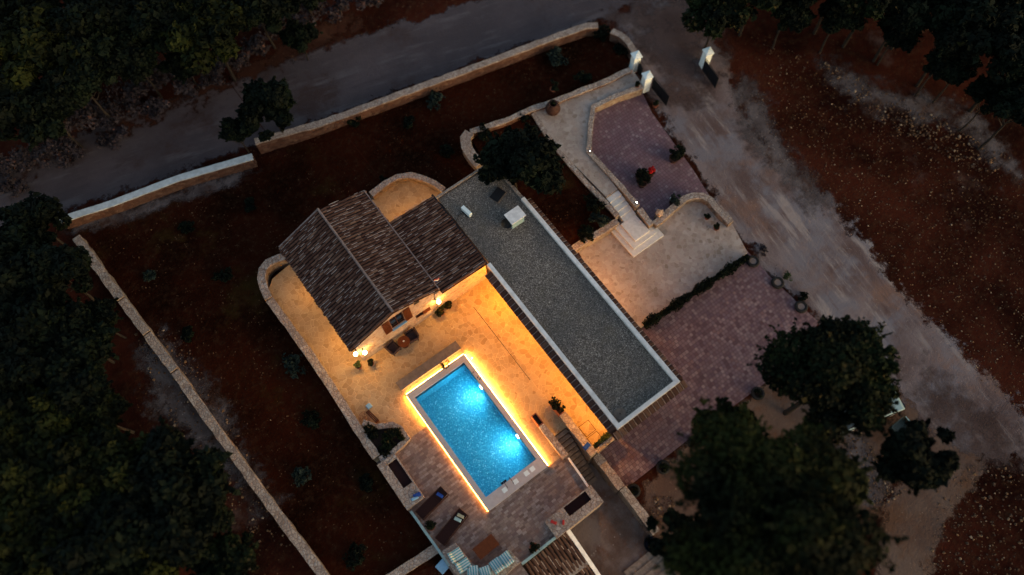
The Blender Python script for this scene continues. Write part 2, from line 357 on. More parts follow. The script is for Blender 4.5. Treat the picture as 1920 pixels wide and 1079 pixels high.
def sheet(name, px, m, off, step=.7, fade=1.2, soft=True, **k):
    """a ground sheet following the terrain; 'rim' fades to 0 at its outline"""
    w_ = [PT(x,y)[:2] for x,y in px]
    if soft: w_ = rim(w_, 2)
    A = np.array(w_); B = np.roll(A,-1,axis=0)
    if not soft:
        mb = MB(); xs = A[:,0]; ys = A[:,1]
        n = len(w_); a = sum(w_[i][0]*w_[(i+1)%n][1]-w_[(i+1)%n][0]*w_[i][1] for i in range(n))
        if a < 0: w_ = w_[::-1]
        tr = tessellate_polygon([[Vector((p[0],p[1],0)) for p in w_]]); fs = []
        for t in tr:
            p = [w_[i] for i in t]; ar = (p[1][0]-p[0][0])*(p[2][1]-p[0][1])-(p[2][0]-p[0][0])*(p[1][1]-p[0][1])
            fs.append(tuple(t) if ar > 0 else tuple(t)[::-1])
        import bmesh
        bm = bmesh.new(); vv = [bm.verts.new((p[0],p[1],0)) for p in w_]
        for t in fs: bm.faces.new([vv[i] for i in t])
        for ax in (0,1):
            lo, hi = A[:,ax].min(), A[:,ax].max(); q = math.ceil(lo/1.0)
            while q < hi:
                co = [0,0,0]; no = [0,0,0]; co[ax] = q; no[ax] = 1
                bmesh.ops.bisect_plane(bm, geom=bm.verts[:]+bm.edges[:]+bm.faces[:], plane_co=co, plane_no=no); q += 1.0
        for v_ in bm.verts: v_.co.z = T(v_.co.x, v_.co.y)+off
        me = bpy.data.meshes.new(name); bm.to_mesh(me); bm.free(); me.materials.append(m)
        o = bpy.data.objects.new(name, me); C.objects.link(o); return props(o, **k)
    pad = fade; x0, x1, y0, y1 = A[:,0].min()-pad, A[:,0].max()+pad, A[:,1].min()-pad, A[:,1].max()+pad
    nx, ny = int((x1-x0)/step)+1, int((y1-y0)/step)+1
    gx = np.linspace(x0,x1,nx); gy = np.linspace(y0,y1,ny); vs = []; att = []
    for y in gy:
        for x in gx:
            p = np.array((x,y)); d = B-A; t_ = np.clip(((p-A)*d).sum(1)/(d*d).sum(1).clip(1e-9),0,1); dist = np.sqrt(((A+d*t_[:,None]-p)**2).sum(1)).min()
            sgn = 1 if inside(x,y,w_) else -1
            vs.append((x,y,T(x,y)+off)); att.append(min(1,max(0,.5+.5*sgn*dist/fade)))
    fs = [(j*nx+i, j*nx+i+1, (j+1)*nx+i+1, (j+1)*nx+i) for j in range(ny-1) for i in range(nx-1) if max(att[j*nx+i],att[j*nx+i+1],att[(j+1)*nx+i],att[(j+1)*nx+i+1]) > 0]
    me = bpy.data.meshes.new(name); me.from_pydata(vs, [], fs); a = me.attributes.new('rim','FLOAT','POINT'); a.data.foreach_set('value', att)
    me.materials.append(m); o = bpy.data.objects.new(name, me); C.objects.link(o); return props(o, **k)
def path_band(mb, pts, wd, z0, z1, jit=.03, step=.45):
    """a wall along a polyline (world xy); z1 number or list"""
    q = []; zz = []
    zl = z1 if isinstance(z1, (list,tuple)) else [z1]*len(pts)
    for i in range(len(pts)-1):
        a, b = np.array(pts[i]), np.array(pts[i+1]); k = max(1, int(np.linalg.norm(b-a)/step))
        for j in range(k): q.append(a+(b-a)*j/k); zz.append(zl[i]+(zl[i+1]-zl[i])*j/k)
    q.append(np.array(pts[-1])); zz.append(zl[-1]); n = len(q); vs = []; fs = []
    for i in range(n):
        d = q[min(i+1,n-1)]-q[max(i-1,0)]; d = d/np.linalg.norm(d); nn = np.array((-d[1],d[0]))
        for s_, z in ((-1,z0),(1,z0),(1,zz[i]),(-1,zz[i])):
            hw = wd/2+(random.uniform(-jit,jit)); p = q[i]+nn*s_*hw; vs.append((p[0],p[1],z if z == z0 else z+random.uniform(-jit,jit)))
    for i in range(n-1):
        a, b = i*4, (i+1)*4
        for j in range(4): fs.append((a+j, a+(j+1)%4, b+(j+1)%4, b+j))
    fs += [(3,2,1,0), tuple((n-1)*4+j for j in range(4))]
    # orientation fix
    mb.add(vs, [f[::-1] for f in fs]); return mb
def stone_wall(name, label, pts, wd, z0, z1, cap=.09, m=None, capm=None, cat='stone wall', jit=.03, group=None, over=.03):
    t = thing(name, label, cat, (pts[0][0],pts[0][1],z0), group=group)
    zc = [z-cap for z in z1] if isinstance(z1,(list,tuple)) else z1-cap
    path_band(MB(), pts, wd, z0, zc, jit).build('wall_body', m or m_wall, t)
    mb = MB(); q = []
    zl = z1 if isinstance(z1,(list,tuple)) else [z1]*len(pts)
    path_band_cap(mb, pts, wd+over*2, zl, cap, jit); mb.build('coping', capm or m_cap, t); return t
def path_band_cap(mb, pts, wd, zl, th, jit):
    q = []; zz = []
    for i in range(len(pts)-1):
        a, b = np.array(pts[i]), np.array(pts[i+1]); k = max(1, int(np.linalg.norm(b-a)/.4))
        for j in range(k): q.append(a+(b-a)*j/k); zz.append(zl[i]+(zl[i+1]-zl[i])*j/k)
    q.append(np.array(pts[-1])); zz.append(zl[-1]); n = len(q); vs = []; fs = []
    for i in range(n):
        d = q[min(i+1,n-1)]-q[max(i-1,0)]; d = d/np.linalg.norm(d); nn = np.array((-d[1],d[0])); dz = random.uniform(-jit,jit)*.5
        for s_, z in ((-1,zz[i]-th-.001),(1,zz[i]-th-.001),(1,zz[i]+dz),(-1,zz[i]+dz)):
            p = q[i]+nn*s_*(wd/2+random.uniform(-jit,jit)); vs.append((p[0],p[1],z))
    for i in range(n-1):
        a, b = i*4, (i+1)*4
        for j in range(4): fs.append((a+j, a+(j+1)%4, b+(j+1)%4, b+j)[::-1])
    fs += [(0,1,2,3), tuple((n-1)*4+j for j in range(4))[::-1]]
    mb.add(vs, fs)
# leaves ---------------------------------------------------------
def leaf_mesh(name, rad, n, size, seed, m, lobes=14, flat=.8, spiky=False, core=.35, lobe_r=(.28,.45)):
    rg = np.random.default_rng(seed); rad = np.array(rad, float)
    dirs = rg.normal(size=(lobes,3)); dirs[:,2] = np.abs(dirs[:,2])*.9-.15; dirs /= np.linalg.norm(dirs,axis=1)[:,None]
    lc = dirs*rg.uniform(.25,.92,size=(lobes,1)); lr = rg.uniform(lobe_r[0]*.7,lobe_r[1],size=lobes)*(1.15-.35*np.linalg.norm(lc,axis=1))
    which = rg.choice(lobes,n,p=lr**2/(lr**2).sum()); d = rg.normal(size=(n,3)); d /= np.linalg.norm(d,axis=1)[:,None]
    rr = rg.uniform(core,1.06,size=(n,1))**.5
    c = (lc[which]+d*rr*lr[which][:,None])*rad
    ns = int(n*.22); nr = max(12, ns//22); rd = rg.normal(size=(nr,3)); rd[:,2] = np.abs(rd[:,2])*.5-.1; rd /= np.linalg.norm(rd,axis=1)[:,None]
    base = rg.integers(0,lobes,nr); ray_ = rg.integers(0,nr,ns); tt = rg.uniform(.6,1.55,size=(ns,1))
    c[:ns] = (lc[base[ray_]]+rd[ray_]*tt*lr[base[ray_]][:,None]+rg.normal(size=(ns,3))*.03*(1.7-tt))*rad
    nrm = d*.7+np.array((0,0,.55))+rg.normal(size=(n,3))*.55; nrm /= np.linalg.norm(nrm,axis=1)[:,None]
    u = np.cross(nrm, rg.normal(size=(n,3))); u /= np.linalg.norm(u,axis=1)[:,None]; v = np.cross(nrm,u)
    s = size*(rg.uniform(.35,1.0,size=(n,1))+rg.random((n,1))**4*1.0); s2 = s*rg.uniform(.35,.8,size=(n,1)); bend = nrm*s*.25
    V = np.stack([c-u*s, c-v*s2+bend, c+u*s, c+v*s2+bend],1).reshape(-1,3)
    me = bpy.data.meshes.new(name); me.vertices.add(n*4); me.vertices.foreach_set('co', V.ravel())
    me.loops.add(n*4); me.loops.foreach_set('vertex_index', np.arange(n*4)); me.polygons.add(n); me.polygons.foreach_set('loop_start', np.arange(n)*4)
    me.polygons.foreach_set('loop_total', np.full(n,4)); me.update(calc_edges=True); me.materials.append(m); me.validate(); return me
def addmesh(name, me, parent=None, loc=(0,0,0), **k):
    o = bpy.data.objects.new(name, me); C.objects.link(o); o.location = loc
    if parent: o.parent = parent
    return props(o, **k)
def trunk_mesh(name, h, r, seed, limbs=5, spread=.45):
    rg = random.Random(seed); mb = MB(); top = (rg.uniform(-.04,.04)*h, rg.uniform(-.04,.04)*h, h*.95)
    pts = [(0,0,-.05),(rg.uniform(-.05,.05),rg.uniform(-.05,.05),h*.3),(top[0]*.6,top[1]*.6,h*.62),top]; mb.tube(pts, r, 8, r*.2)
    for i in range(limbs):
        a = 2*math.pi*i/limbs+rg.random(); z = h*rg.uniform(.5,.75); L = h*spread*rg.uniform(.7,1.1)
        mb.tube([(0,0,z),(math.cos(a)*L*.4,math.sin(a)*L*.4,z+L*.5),(math.cos(a)*L*.7,math.sin(a)*L*.7,z+L*1.1)], r*.35, 5, r*.08)
    me = bpy.data.meshes.new(name); me.from_pydata(mb.v, [], mb.f); me.materials.append(m_bark); return me
# ================================================================ SETTING
# ground: one sheet to the horizon, with an opening cut for pool, stairs and lower court
xs = sorted(set([-400,-250,-150,-90,-60,-45,-35]+[round(x*1.0,2) for x in range(-30,62)]+[-5.2,-2.6,2.7,4.6,5.1]+[75,100,150,250,400]))
ys = sorted(set([-400,-250,-150,-90,-60,-45]+[round(y*1.0,2) for y in range(-36,60)]+[4.9,-2.4,-3.7,-10.2,-16]+[75,100,150,250,400]))
def hole(x, y):
    return (-2.6<x<2.7 and -3.7<y<4.9) or (-5.2<x<4.6 and -16<y<-3.7) or (2.7<x<4.6 and -3.7<y<-2.4) or (4.6<x<5.1 and -16<y<-10.2)
idx = {}; vs = []
for j,y in enumerate(ys):
    for i,x in enumerate(xs): idx[i,j] = len(vs); vs.append((x,y,T(x,y)))
fs = [(idx[i,j],idx[i+1,j],idx[i+1,j+1],idx[i,j+1]) for j in range(len(ys)-1) for i in range(len(xs)-1) if not hole((xs[i]+xs[i+1])/2,(ys[j]+ys[j+1])/2)]
MB().add(vs, fs).build('ground', m_field, kind='structure')
# walled garden soil, a sheet on the ground
sheet('garden_soil', [(110,425),(480,300),(1120,60),(1180,100),(1185,140),(1000,205),(900,330),(700,420),(500,560),(680,800),(840,1050),(740,1090),(600,1090),(145,445)], m_garden, .004, soft=False, kind='structure')
sheet('road', [(-60,330),(200,230),(480,130),(700,60),(1000,-30),(1260,-40),(1230,-8),(1120,38),(900,115),(600,225),(480,270),(110,405),(-60,460)], m_road, .008, .8, .7, kind='structure')
sheet('gravel_drive', [(1150,40),(1260,-40),(1320,40),(1345,95),(1370,140),(1400,240),(1480,300),(1600,430),(1700,560),(1800,660),(1960,800),(1960,870),(1800,850),(1700,760),(1650,690),(1560,640),(1500,560),(1380,440),(1260,240),(1200,150),(1185,80)], m_drive, .016, .7, 1.0, kind='structure')
sheet('brown_gateway_dirt', [(1140,20),(1290,-30),(1340,60),(1345,120),(1300,200),(1262,190),(1225,140),(1190,70)], m_browndirt, .024, .6, 2.2, kind='structure')
sheet('worn_dirt_edge', [(1700,700),(1780,720),(1900,830),(1940,880),(1840,860),(1760,800)], m_browndirt, .024, .6, 2.2, kind='structure')
sheet('dirt_track', [(1660,720),(1750,740),(1830,810),(1850,880),(1790,960),(1740,1060),(1720,1130),(1640,1130),(1640,960),(1690,900)], m_dirtpatch, .012, .7, 1.2, kind='structure')
sheet('gravel_yard', [(1170,925),(1440,720),(1530,610),(1700,700),(1690,900),(1620,1000),(1500,1100),(1300,1100),(1250,1040)], m_dirtpatch, .008, .7, .8, kind='structure')
sheet('pale_rubble_ground', [(250,640),(300,620),(380,700),(470,860),(520,980),(480,960),(400,850),(300,800)], m_rubblepatch, .012, .6, 1.4, kind='structure')
sheet('rubble_bank', [(1530,110),(1560,115),(1640,170),(1750,180),(1830,210),(1900,300),(1920,340),(1890,340),(1800,230),(1700,220),(1600,200)], m_rubblepatch, .012, .6, 1.4, kind='structure')
sheet('rubble_fringe', [(1360,140),(1420,150),(1440,230),(1500,300),(1560,400),(1520,400),(1440,310),(1390,240)], m_rubblepatch, .020, .6, 1.2, kind='structure')
sheet('rocky_patch', [(1570,780),(1640,840),(1670,930),(1640,950),(1580,880)], m_rubblepatch, .024, .6, 1.2, kind='structure')
sheet('bare_earth_verge', [(-40,360),(200,250),(480,110),(640,30),(700,45),(500,130),(230,250),(-40,350)], m_redpatch, .012, .7, 1.4, kind='structure')
sheet('paved_drive_upper', [(1113,197),(1203,172),(1222,212),(1300,320),(1350,400),(1400,470),(1440,515),(1390,520),(1290,420),(1225,430),(1195,390),(1104,284)], m_purple2, .030, soft=False, kind='structure')
q_ = [PT(1440,516),PT(1535,605),PT(1500,655),PT(1430,722),PT(1300,817),PT(1172,918)]
pw = [p[:2] for p in q_]+[(4.66,-7.15),(4.66,-4.9),(6.0,-4.9),(10.0,-4.9),(10.0,-.6),(19.9,-.6)]
mb = MB(); import bmesh
bm = bmesh.new(); vv = [bm.verts.new((p[0],p[1],0)) for p in pw]
for t in tessellate_polygon([[Vector((p[0],p[1],0)) for p in pw]]):
    f = bm.faces.new([vv[i] for i in t])
for ax in (0,1):
    for q in range(-9,23):
        co = [0,0,0]; no = [0,0,0]; co[ax] = q; no[ax] = 1
        bmesh.ops.bisect_plane(bm, geom=bm.verts[:]+bm.edges[:]+bm.faces[:], plane_co=co, plane_no=no)
bmesh.ops.recalc_face_normals(bm, faces=bm.faces)
for v_ in bm.verts: v_.co.z = T(v_.co.x, v_.co.y)+.035
me = bpy.data.meshes.new('paved_drive_lower'); bm.to_mesh(me); bm.free(); me.materials.append(m_purple)
props(addmesh('paved_drive_lower', me), kind='structure')
# ---- pool terrace
def holed(name, outer, holes, z, zb, m, **k):
    loops = [[Vector((x,y,0)) for x,y in outer]]+[[Vector((x,y,0)) for x,y in h] for h in holes]
    flat = [p for l in loops for p in l]; mbx = MB(); fs = []
    for t in tessellate_polygon(loops):
        p = [flat[i] for i in t]; ar = (p[1].x-p[0].x)*(p[2].y-p[0].y)-(p[2].x-p[0].x)*(p[1].y-p[0].y)
        fs.append(tuple(t) if ar > 0 else tuple(t)[::-1])
    mbx.add([(p.x,p.y,z) for p in flat], fs); n = len(outer)
    a = sum(outer[i][0]*outer[(i+1)%n][1]-outer[(i+1)%n][0]*outer[i][1] for i in range(n)); o_ = outer if a > 0 else outer[::-1]
    mbx.add([(x,y,zb) for x,y in o_]+[(x,y,z) for x,y in o_], [(i,(i+1)%n,(i+1)%n+n,i+n) for i in range(n)])
    return mbx.build(name, m, **k)
apse = pp([(700,368),(722,350),(755,338),(790,343),(822,362)], 0)
patio = [(-5.45,2.0),(-5.45,13.4),(-5.2,14.5),(-4.5,15.1),(-3.2,15.3),(2.6,15.3)]+list(apse)+[(6.2,12.4),(6.2,-4.75),(4.5,-4.75),(4.5,-2.75),(3.0,-2.75),(3.0,-3.9),(2.05,-3.9),(2.05,4.15),(-1.98,4.15),(-1.98,2.0)]
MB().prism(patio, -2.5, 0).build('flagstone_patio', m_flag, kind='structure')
bd = [(-5.45,1.996),(-1.98,1.996),(-1.98,-3.85),(2.05,-3.85),(2.05,-3.904),(2.996,-3.904),(3.28,-3.904),(3.28,-7.1),(-2.2,-7.1),(-2.2,-9.2),(-5.35,-9.2)]
MB().prism(bd, -2.5, 0).build('brick_sun_deck', m_brick, kind='structure')
# pool
pool = thing('swimming_pool', 'rectangular lit swimming pool with blue mosaic basin and pale stone coping', 'swimming pool', (0,0,0))
X0,X1,Y0,Y1 = -1.67,1.78,-3.19,3.78; D = -1.5
b = MB(); b.add([(X0,Y0,D),(X1,Y0,D),(X1,Y1,D),(X0,Y1,D),(X0,Y0,0),(X1,Y0,0),(X1,Y1,0),(X0,Y1,0)],[(0,1,2,3),(0,4,5,1),(1,5,6,2),(2,6,7,3),(3,7,4,0)])
b.build('basin', m_mosaic, pool)
MB().box(X0+.001,X1-.001,Y0+.001,Y1-.001,-.14,-.06).build('water', m_water, pool)
cb = MB(); CX0,CX1,CY0,CY1 = -2.0,2.09,-3.88,4.2
for x0,x1,y0,y1 in ((CX0,X0,Y0,Y1),(X1,CX1,Y0,Y1),(CX0,CX1,Y1,CY1),(CX0,CX1,CY0,Y0)): cb.box(x0,x1,y0,y1,-.4,.13)
cb.build('coping', m_coping, pool, bev=.012)
for px,py in ((900,728),(969,820)):
    q = P(px,py,-.5); yq = q[1]
    MB().lathe([(.0,0),(.13,0),(.13,.03),(0,.03)],(0,0,0),16).build('pool_lamp', m_ulight, pool, world=False)
    o = C.objects[-1]; o.location = (X1-.002, yq, -.5); o.rotation_euler = (0,-R(90),0)
    for en,ang,bl,dx,dz,cl in ((44,70,1,-.9,-1,(1,.62,.52)),(82,168,.6,-1,-.45,(.0,.68,1))):
        ld = bpy.data.lights.new('pool_spot','SPOT'); ld.energy = en; ld.color = cl; ld.spot_size = R(ang); ld.spot_blend = bl; ld.shadow_soft_size = .1
        lo = bpy.data.objects.new('pool_spot', ld); C.objects.link(lo); lo.location = (X1-.08,yq,-.5); lo.parent = pool
        lo.rotation_euler = Vector((-dx,-.12,-dz)).to_track_quat('Z','Y').to_euler()
MB().box(CX0-.03,CX0-.002,-3.85,4.1,.02,.06).build('led_strip', m_led, pool)
MB().box(CX1+.002,CX1+.03,-3.85,4.15,.02,.06).build('led_strip', m_led2, pool)
MB().box(CX0+.02,CX1-.02,CY1+.002,CY1+.03,.02,.06).build('led_strip', m_led2, pool)
for x_,y_,l_,e_,dx_,dy_,cl_ in ((CX0-.04,3.15,2.1,26,-1,0,(1,.36,.04)),(CX0-.04,-.95,5.8,12,-1,0,(1,.36,.06)),(CX1+.04,1.7,5.0,165,1,0,(1,.42,.07)),(CX1+.04,-2.4,2.9,34,1,0,(1,.40,.08)),(0,CY1+.04,4.0,18,0,1,(1,.48,.12))):
    ld = bpy.data.lights.new('led_light','AREA'); ld.shape = 'RECTANGLE'; ld.size = l_; ld.size_y = .05; ld.energy = e_*1.35; ld.color = cl_
    lo = bpy.data.objects.new('led_light', ld); C.objects.link(lo); lo.parent = pool; lo.location = (x_,y_,.10)
    zz_ = Vector((-dx_,-dy_,0)); xx_ = Vector((0,1,0)) if dx_ else Vector((1,0,0)); yy_ = zz_.cross(xx_)
    lo.rotation_euler = Matrix((xx_,yy_,zz_)).transposed().to_euler()
MB().box(-.55,-.2,-3.19,-3.0,-.5,-.35).build('entry_step', m_glass, pool)
for x in (-.75,.0,.75,1.15): MB().box(x,x+.28,-3.62,-3.36,.131,.139).build('skimmer_lid', m_white, pool)
for x in (-.42,-.02):
    MB().tube([(x,-3.5,.13),(x,-3.5,.35),(x,-3.3,.45),(x,-3.12,.3),(x,-3.12,-.3)],.02,6).build('handrail', m_black, pool)
for x,y in ((1.86,2.95),(1.9,2.55),(1.95,2.4)): MB().rbox((x,y,.134),(.12,.05,.006),.4).build('coping_marking', m_black, pool)
# stone bench north of the pool
t = thing('stone_bench', 'long low grey stone bench between pool and patio, its side lit by the pool strip', 'bench', (0,4.9,0))
MB().box(-2.05,2.1,4.52,5.04,0,.28).build('bench_body', m_bench, t); MB().box(-2.08,2.13,4.50,5.08,.282,.33).build('bench_top', m_bench, t, bev=.01)
for i in range(5):   # dry posy lying on the bench
    pass
o = addmesh('flower_posy', leaf_mesh('posy',(.3,.3,.16),160,.05,3,m_pots,6), None, P(832,684,.36), label='small dry posy of twigs lying on the stone bench by the pool', cat='plant')
# lower court and stairs
MB().add([(-5.2,-16,-2.4),(5.1,-16,-2.4),(5.1,-2.4,-2.4),(-5.2,-2.4,-2.4)],[(0,1,2,3)]).build('lower_courtyard', m_conc, kind='structure')
t = thing('stone_staircase', 'worn stone staircase between two rubble walls descending from the patio to the courtyard', 'stairs', (3.85,-4.3,-2.4))
for i in range(12):
    z = 0-.2*(i+1)+.0; y1 = -2.75-.265*i
    if z > -2.42: st_ = MB().box(3.31,4.24,y1-.265,y1,-2.4,z-.04).build('step', m_conc, t); MB().box(3.33,4.22,y1-.275,y1-.045,z-.039,z+.02).build('tread', m_stair, st_, world=False, bev=.01)
stone_wall('stair_wall', 'rubble wall with orange-lit side between the pool and the top of the staircase', [(3.12,-1.9),(3.12,-4.1)], .34, 0, .5)
stone_wall('stair_wall', 'long rubble wall on the patio side of the staircase carrying a blue cushion', [(4.46,-2.1),(4.46,-4.9)], .38, -2.4, .5)
stone_wall('courtyard_wall', 'rubble wall between the purple paving and the foot of the staircase', [(4.72,-4.95),(4.72,-7.2)], .42, -2.4, -.55)
stone_wall('courtyard_wall', 'lower rubble wall between courtyard and gravel yard, ending at a round tub', [(4.80,-7.25),(4.80,-10.2)], .40, -2.4, [-.75,-1.0])
path_w = [P(1066,858,.3)[:2],P(1084,884,.3)[:2],P(1103,912,.3)[:2]]
t = thing('deck_parapet', 'thin curved pale parapet along the deck edge beside the lower stairs', 'parapet', (3.3,-5,0)); path_band(MB(), path_w, .09, -2.4, .22, .008).build('parapet_body', m_parapet, t)
t = thing('deck_parapet', 'thin pale green parapet along the west edge of the sun deck', 'parapet', (-5.3,-3,0)); path_band(MB(), [(-5.38,-1.35),(-5.3,-4.9)], .14, -.6, .16, .008).build('parapet_body', m_teal, t)
t = thing('deck_parapet', 'thin pale green parapet between the sun deck and the lower tiled roof', 'parapet', (-1,-7.1,0)); path_band(MB(), [(-2.15,-7.12),(.1,-7.12)], .14, -2.4, .16, .008).build('parapet_body', m_teal, t)
# court steps going down
t = thing('court_steps', 'broad shallow stone steps leading down out of the courtyard', 'stairs', (4,-12,-2.4))
for i in range(6): MB().box(2.2,5.05,-10.75-.42*(i+1),-10.75-.42*i,-2.39,-2.3+.0-.0+.06*i).build('step', m_stair, t, bev=.01)
# lower house under the deck
LZ = -.25
t = thing('lower_house', 'house below the deck with dark tiled roof and white edge', 'house', (-2,-11,-2.4))
MB().box(-5.0,.75,-15.5,-9.25,-2.39,-1.6).build('wall', m_house, t)
MB().box(-2.1,.75,-9.25,-7.25,-2.39,-.9).build('wall', m_house, t)
def tiles(mb, o, u, v, nu, nv, wu, lv, lift=.05, r=.5, jit=.018):
    """barrel tiles: u along the eave, v down the slope"""
    o, u, v = Vector(o), Vector(u).normalized(), Vector(v).normalized(); n = u.cross(v)
    if n.z < 0: n = -n
    for i in range(nu):
        sh = random.uniform(-.12,.12)*lv; du = random.uniform(-.02,.02)*wu
        for j in range(nv):
            a = o+u*((i+.5)*wu+du+random.uniform(-1,1)*jit)+v*(j*lv+(sh if 0 < j else 0)); L = lv*1.12+(sh if j == 0 else 0)
            vs = []
            for k,(s,rr,h) in enumerate(((0,.36,0.0),(L,.44,.03))):
                dh = random.uniform(0,.018)
                for q in range(5):
                    an = math.pi*q/4; p = a+v*s+u*(-math.cos(an)*rr*wu)+n*(math.sin(an)*rr*wu*1.1+h+dh+lift*.3-.01); vs.append(tuple(p))
            mb.add(vs, [(q,q+5,q+6,q+1) if True else 0 for q in range(4)]+[(5,6,7,8,9)])
    for i in range(nu+1):
        for j in range(nv):
            if random.random() < .36:
                L = min(lv*random.uniform(.6,1.5), nv*lv-j*lv); a = o+u*(i*wu+random.uniform(-.02,.02))+v*(j*lv)+n*.10
                mb.mo.append(len(mb.f)); mb.add([tuple(a+u*x+v*y) for x,y in ((-.018,0),(.018,0),(.016,L),(-.016,L))],[(0,1,2,3)])
    return mb
class TB(MB):
    def __init__(s): super().__init__(); s.mo = []
    def build(s, *a, **k):
        o = super().build(*a, **k); o.data.materials.append(m_streak)
        for i in s.mo: o.data.polygons[i].material_index = 1
        return o
m_streak = plain('tile_mortar', (.34,.26,.23), .9, .4, 5)
sl = Vector((0,-1,-.42)).normalized()
MB().add([(-5.0,-7.2,LZ-.03),(.8,-7.2,LZ-.03),(.8,-15.6,LZ-.03-.42*8.4),(-5.0,-15.6,LZ-.03-.42*8.4)],[(0,3,2,1)]).build('roof', m_soil_shade, t)  # near-black deck, shade between the tile rows put into its colour
rt = C.objects[-1]
tiles(TB(), (-2.1,-7.2,LZ), (1,0,0), sl, 13, 22, .22, .40).build('roof_tiles', m_tile, t)
MB().add([(.78,-7.2,LZ+.13),(1.0,-7.2,LZ+.13),(1.0,-15.6,LZ+.13-3.53),(.78,-15.6,LZ+.13-3.53),(.78,-7.2,LZ-.3),(1.0,-7.2,LZ-.3),(1.0,-15.6,LZ-3.8),(.78,-15.6,LZ-3.8)],[(0,3,2,1),(1,2,6,5),(0,1,5,4),(0,4,7,3)]).build('verge', m_parapet, t)
# ---- deck planters / benches
def trough_bench(name, label, x0,x1,y0,y1, hx0,hx1,hy0,hy1, zb=-.6):
    t = thing(name, label, 'planter', ((x0+x1)/2,(y0+y1)/2,0)); m_ = MB()
    for a in ((x0,hx0,y0,y1),(hx1,x1,y0,y1),(hx0,hx1,y0,hy0),(hx0,hx1,hy1,y1)): m_.box(*a,zb,.45)
    m_.build('stone_surround', m_cap, t); MB().box(hx0,hx1,hy0,hy1,zb,.30).build('dark_cover', m_sling, t); return t
w1 = P(724,873,.45); w2 = P(757,918,.45)
trough_bench('stone_planter', 'stone ledge with long dark recess on the west edge of the sun deck', -5.5,-4.35,-1.22,1.75, w1[0]+.08,w1[0]+.66,w2[1]+.05,w1[1])
e1 = P(1058,958,.45); e2 = P(1112,939,.45)
trough_bench('stone_planter', 'stone ledge with long dark recess on the southeast corner of the sun deck', .1,3.3,-7.22,-6.12, e1[0]+.05,e2[0]-.02,e2[1]+.1,e2[1]+.66, -2.4)
# curved bench at the bottom, striped cushions
t = thing('curved_bench', 'curved stone bench around the wooden table at the bottom of the sun deck', 'bench', (-3.7,-6,0))
inner = [P(x,y,.45)[:2] for x,y in ((854,1018),(864,1031),(875,1044),(885,1056),(898,1064),(911,1065),(923,1059),(943,1040),(955,1030))]
outer = [P(x,y,.45)[:2] for x,y in ((828,1034),(838,1052),(852,1074),(872,1096),(890,1108),(915,1106),(935,1092),(960,1068),(976,1054))]
mb = MB()
for i in range(len(inner)-1): mb.prism([inner[i],inner[i+1],outer[i+1],outer[i]], 0, .45)
mb.build('bench_body', m_cap, t)
cen = np.array(P(905,1010,.45)[:2]); lbl = ['first striped cushion from the left end of the curved bench','second striped cushion from the left end of the curved bench','third striped cushion from the left, cut by the frame edge','fourth striped cushion from the left, at the bend of the curved bench','fifth striped cushion, second from the right end of the curved bench','last striped cushion at the right end of the curved bench']
for (px,py),lb in zip(((853,1043),(867,1062),(887,1077),(911,1078),(933,1063),(951,1051)), lbl):
    c = np.array(P(px,py,.5)[:2]); d = c-cen
    ang = math.atan2(d[1],d[0]) if False else {853:R(180),867:R(180),887:R(240),911:R(252),933:R(270),951:R(270)}[px]
    if px in (853,867): ang = R(176)
    dv = (math.cos(ang),math.sin(ang)); rz = ang+R(90)
    t = thing('seat_cushion', 'teal and white '+lb, 'cushion', (c[0],c[1],.452), rz, 'striped cushions on the curved bench')
    MB().box(-.29,.29,-.08,.42,0,.10).build('seat_pad', m_stripe, t, world=False, bev=.03)
    MB().rbox((0,-.17,.22),(.58,.12,.42),rx=R(-18)*-1).build('back_pad', m_stripe, t, world=False, bev=.03)
# ---- west terrace walls
wl = [P(x,y,.5)[:2] for x,y in ((540,480),(522,484),(503,493),(492,506),(490,522),(494,540),(503,560))]
stone_wall('terrace_wall', 'curved rubble wall round the northwest corner of the lit patio', wl, .42, -.6, .55)
wl2 = [(wl[-1][0]+.02,wl[-1][1]-.05)]+[P(x,y,.42)[:2] for x,y in ((582,667),(625,732),(665,795),(705,857))]
stone_wall('terrace_wall', 'long straight rubble wall between the red garden and the patio', wl2, .42, -.6, .42)
# planter with shrubs
pl = [P(x,y,.4)[:2] for x,y in ((680,793),(705,800),(735,797),(750,803),(765,823),(737,848),(712,862))]
stone_wall('planter_wall', 'low curved rubble planter wall beside the west end of the pool', pl, .26, 0, .4)
MB().prism([P(x,y,.25)[:2] for x,y in ((684,800),(735,803),(758,823),(735,842),(712,855))],0,.25).build('planter_soil', m_soil_shade, kind='structure')
# apse wall
ap = [P(x,y,.45)[:2] for x,y in ((696,366),(722,346),(745,333),(770,330),(795,336),(815,345),(832,358))]
stone_wall('terrace_wall', 'curved rubble wall round the lit recess behind the house', ap, .34, -.6, .55)
# ---- MAIN HOUSE
hs = thing('stone_house', 'old stone house with dark barrel tile roofs and gable facing the pool', 'house', (0,11,0))
WX0,WX1,WY0,WY1 = -2.85,2.45,7.35,14.6
RX,RZ = -.12,4.2; EL = (-3.12,2.92); ER = (2.76,3.22); RN,RS = 15.0,7.22
def roofz(x): return RZ-(RX-x)*(RZ-EL[1])/(RX-EL[0]) if x < RX else RZ-(x-RX)*(RZ-ER[1])/(ER[0]-RX)
def gable(y, t0): 
    wv = [(WX0,0),(WX1,0),(WX1,roofz(WX1)-.1),(RX,RZ-.1),(WX0,roofz(WX0)-.1)]
    return wv
wb = MB()
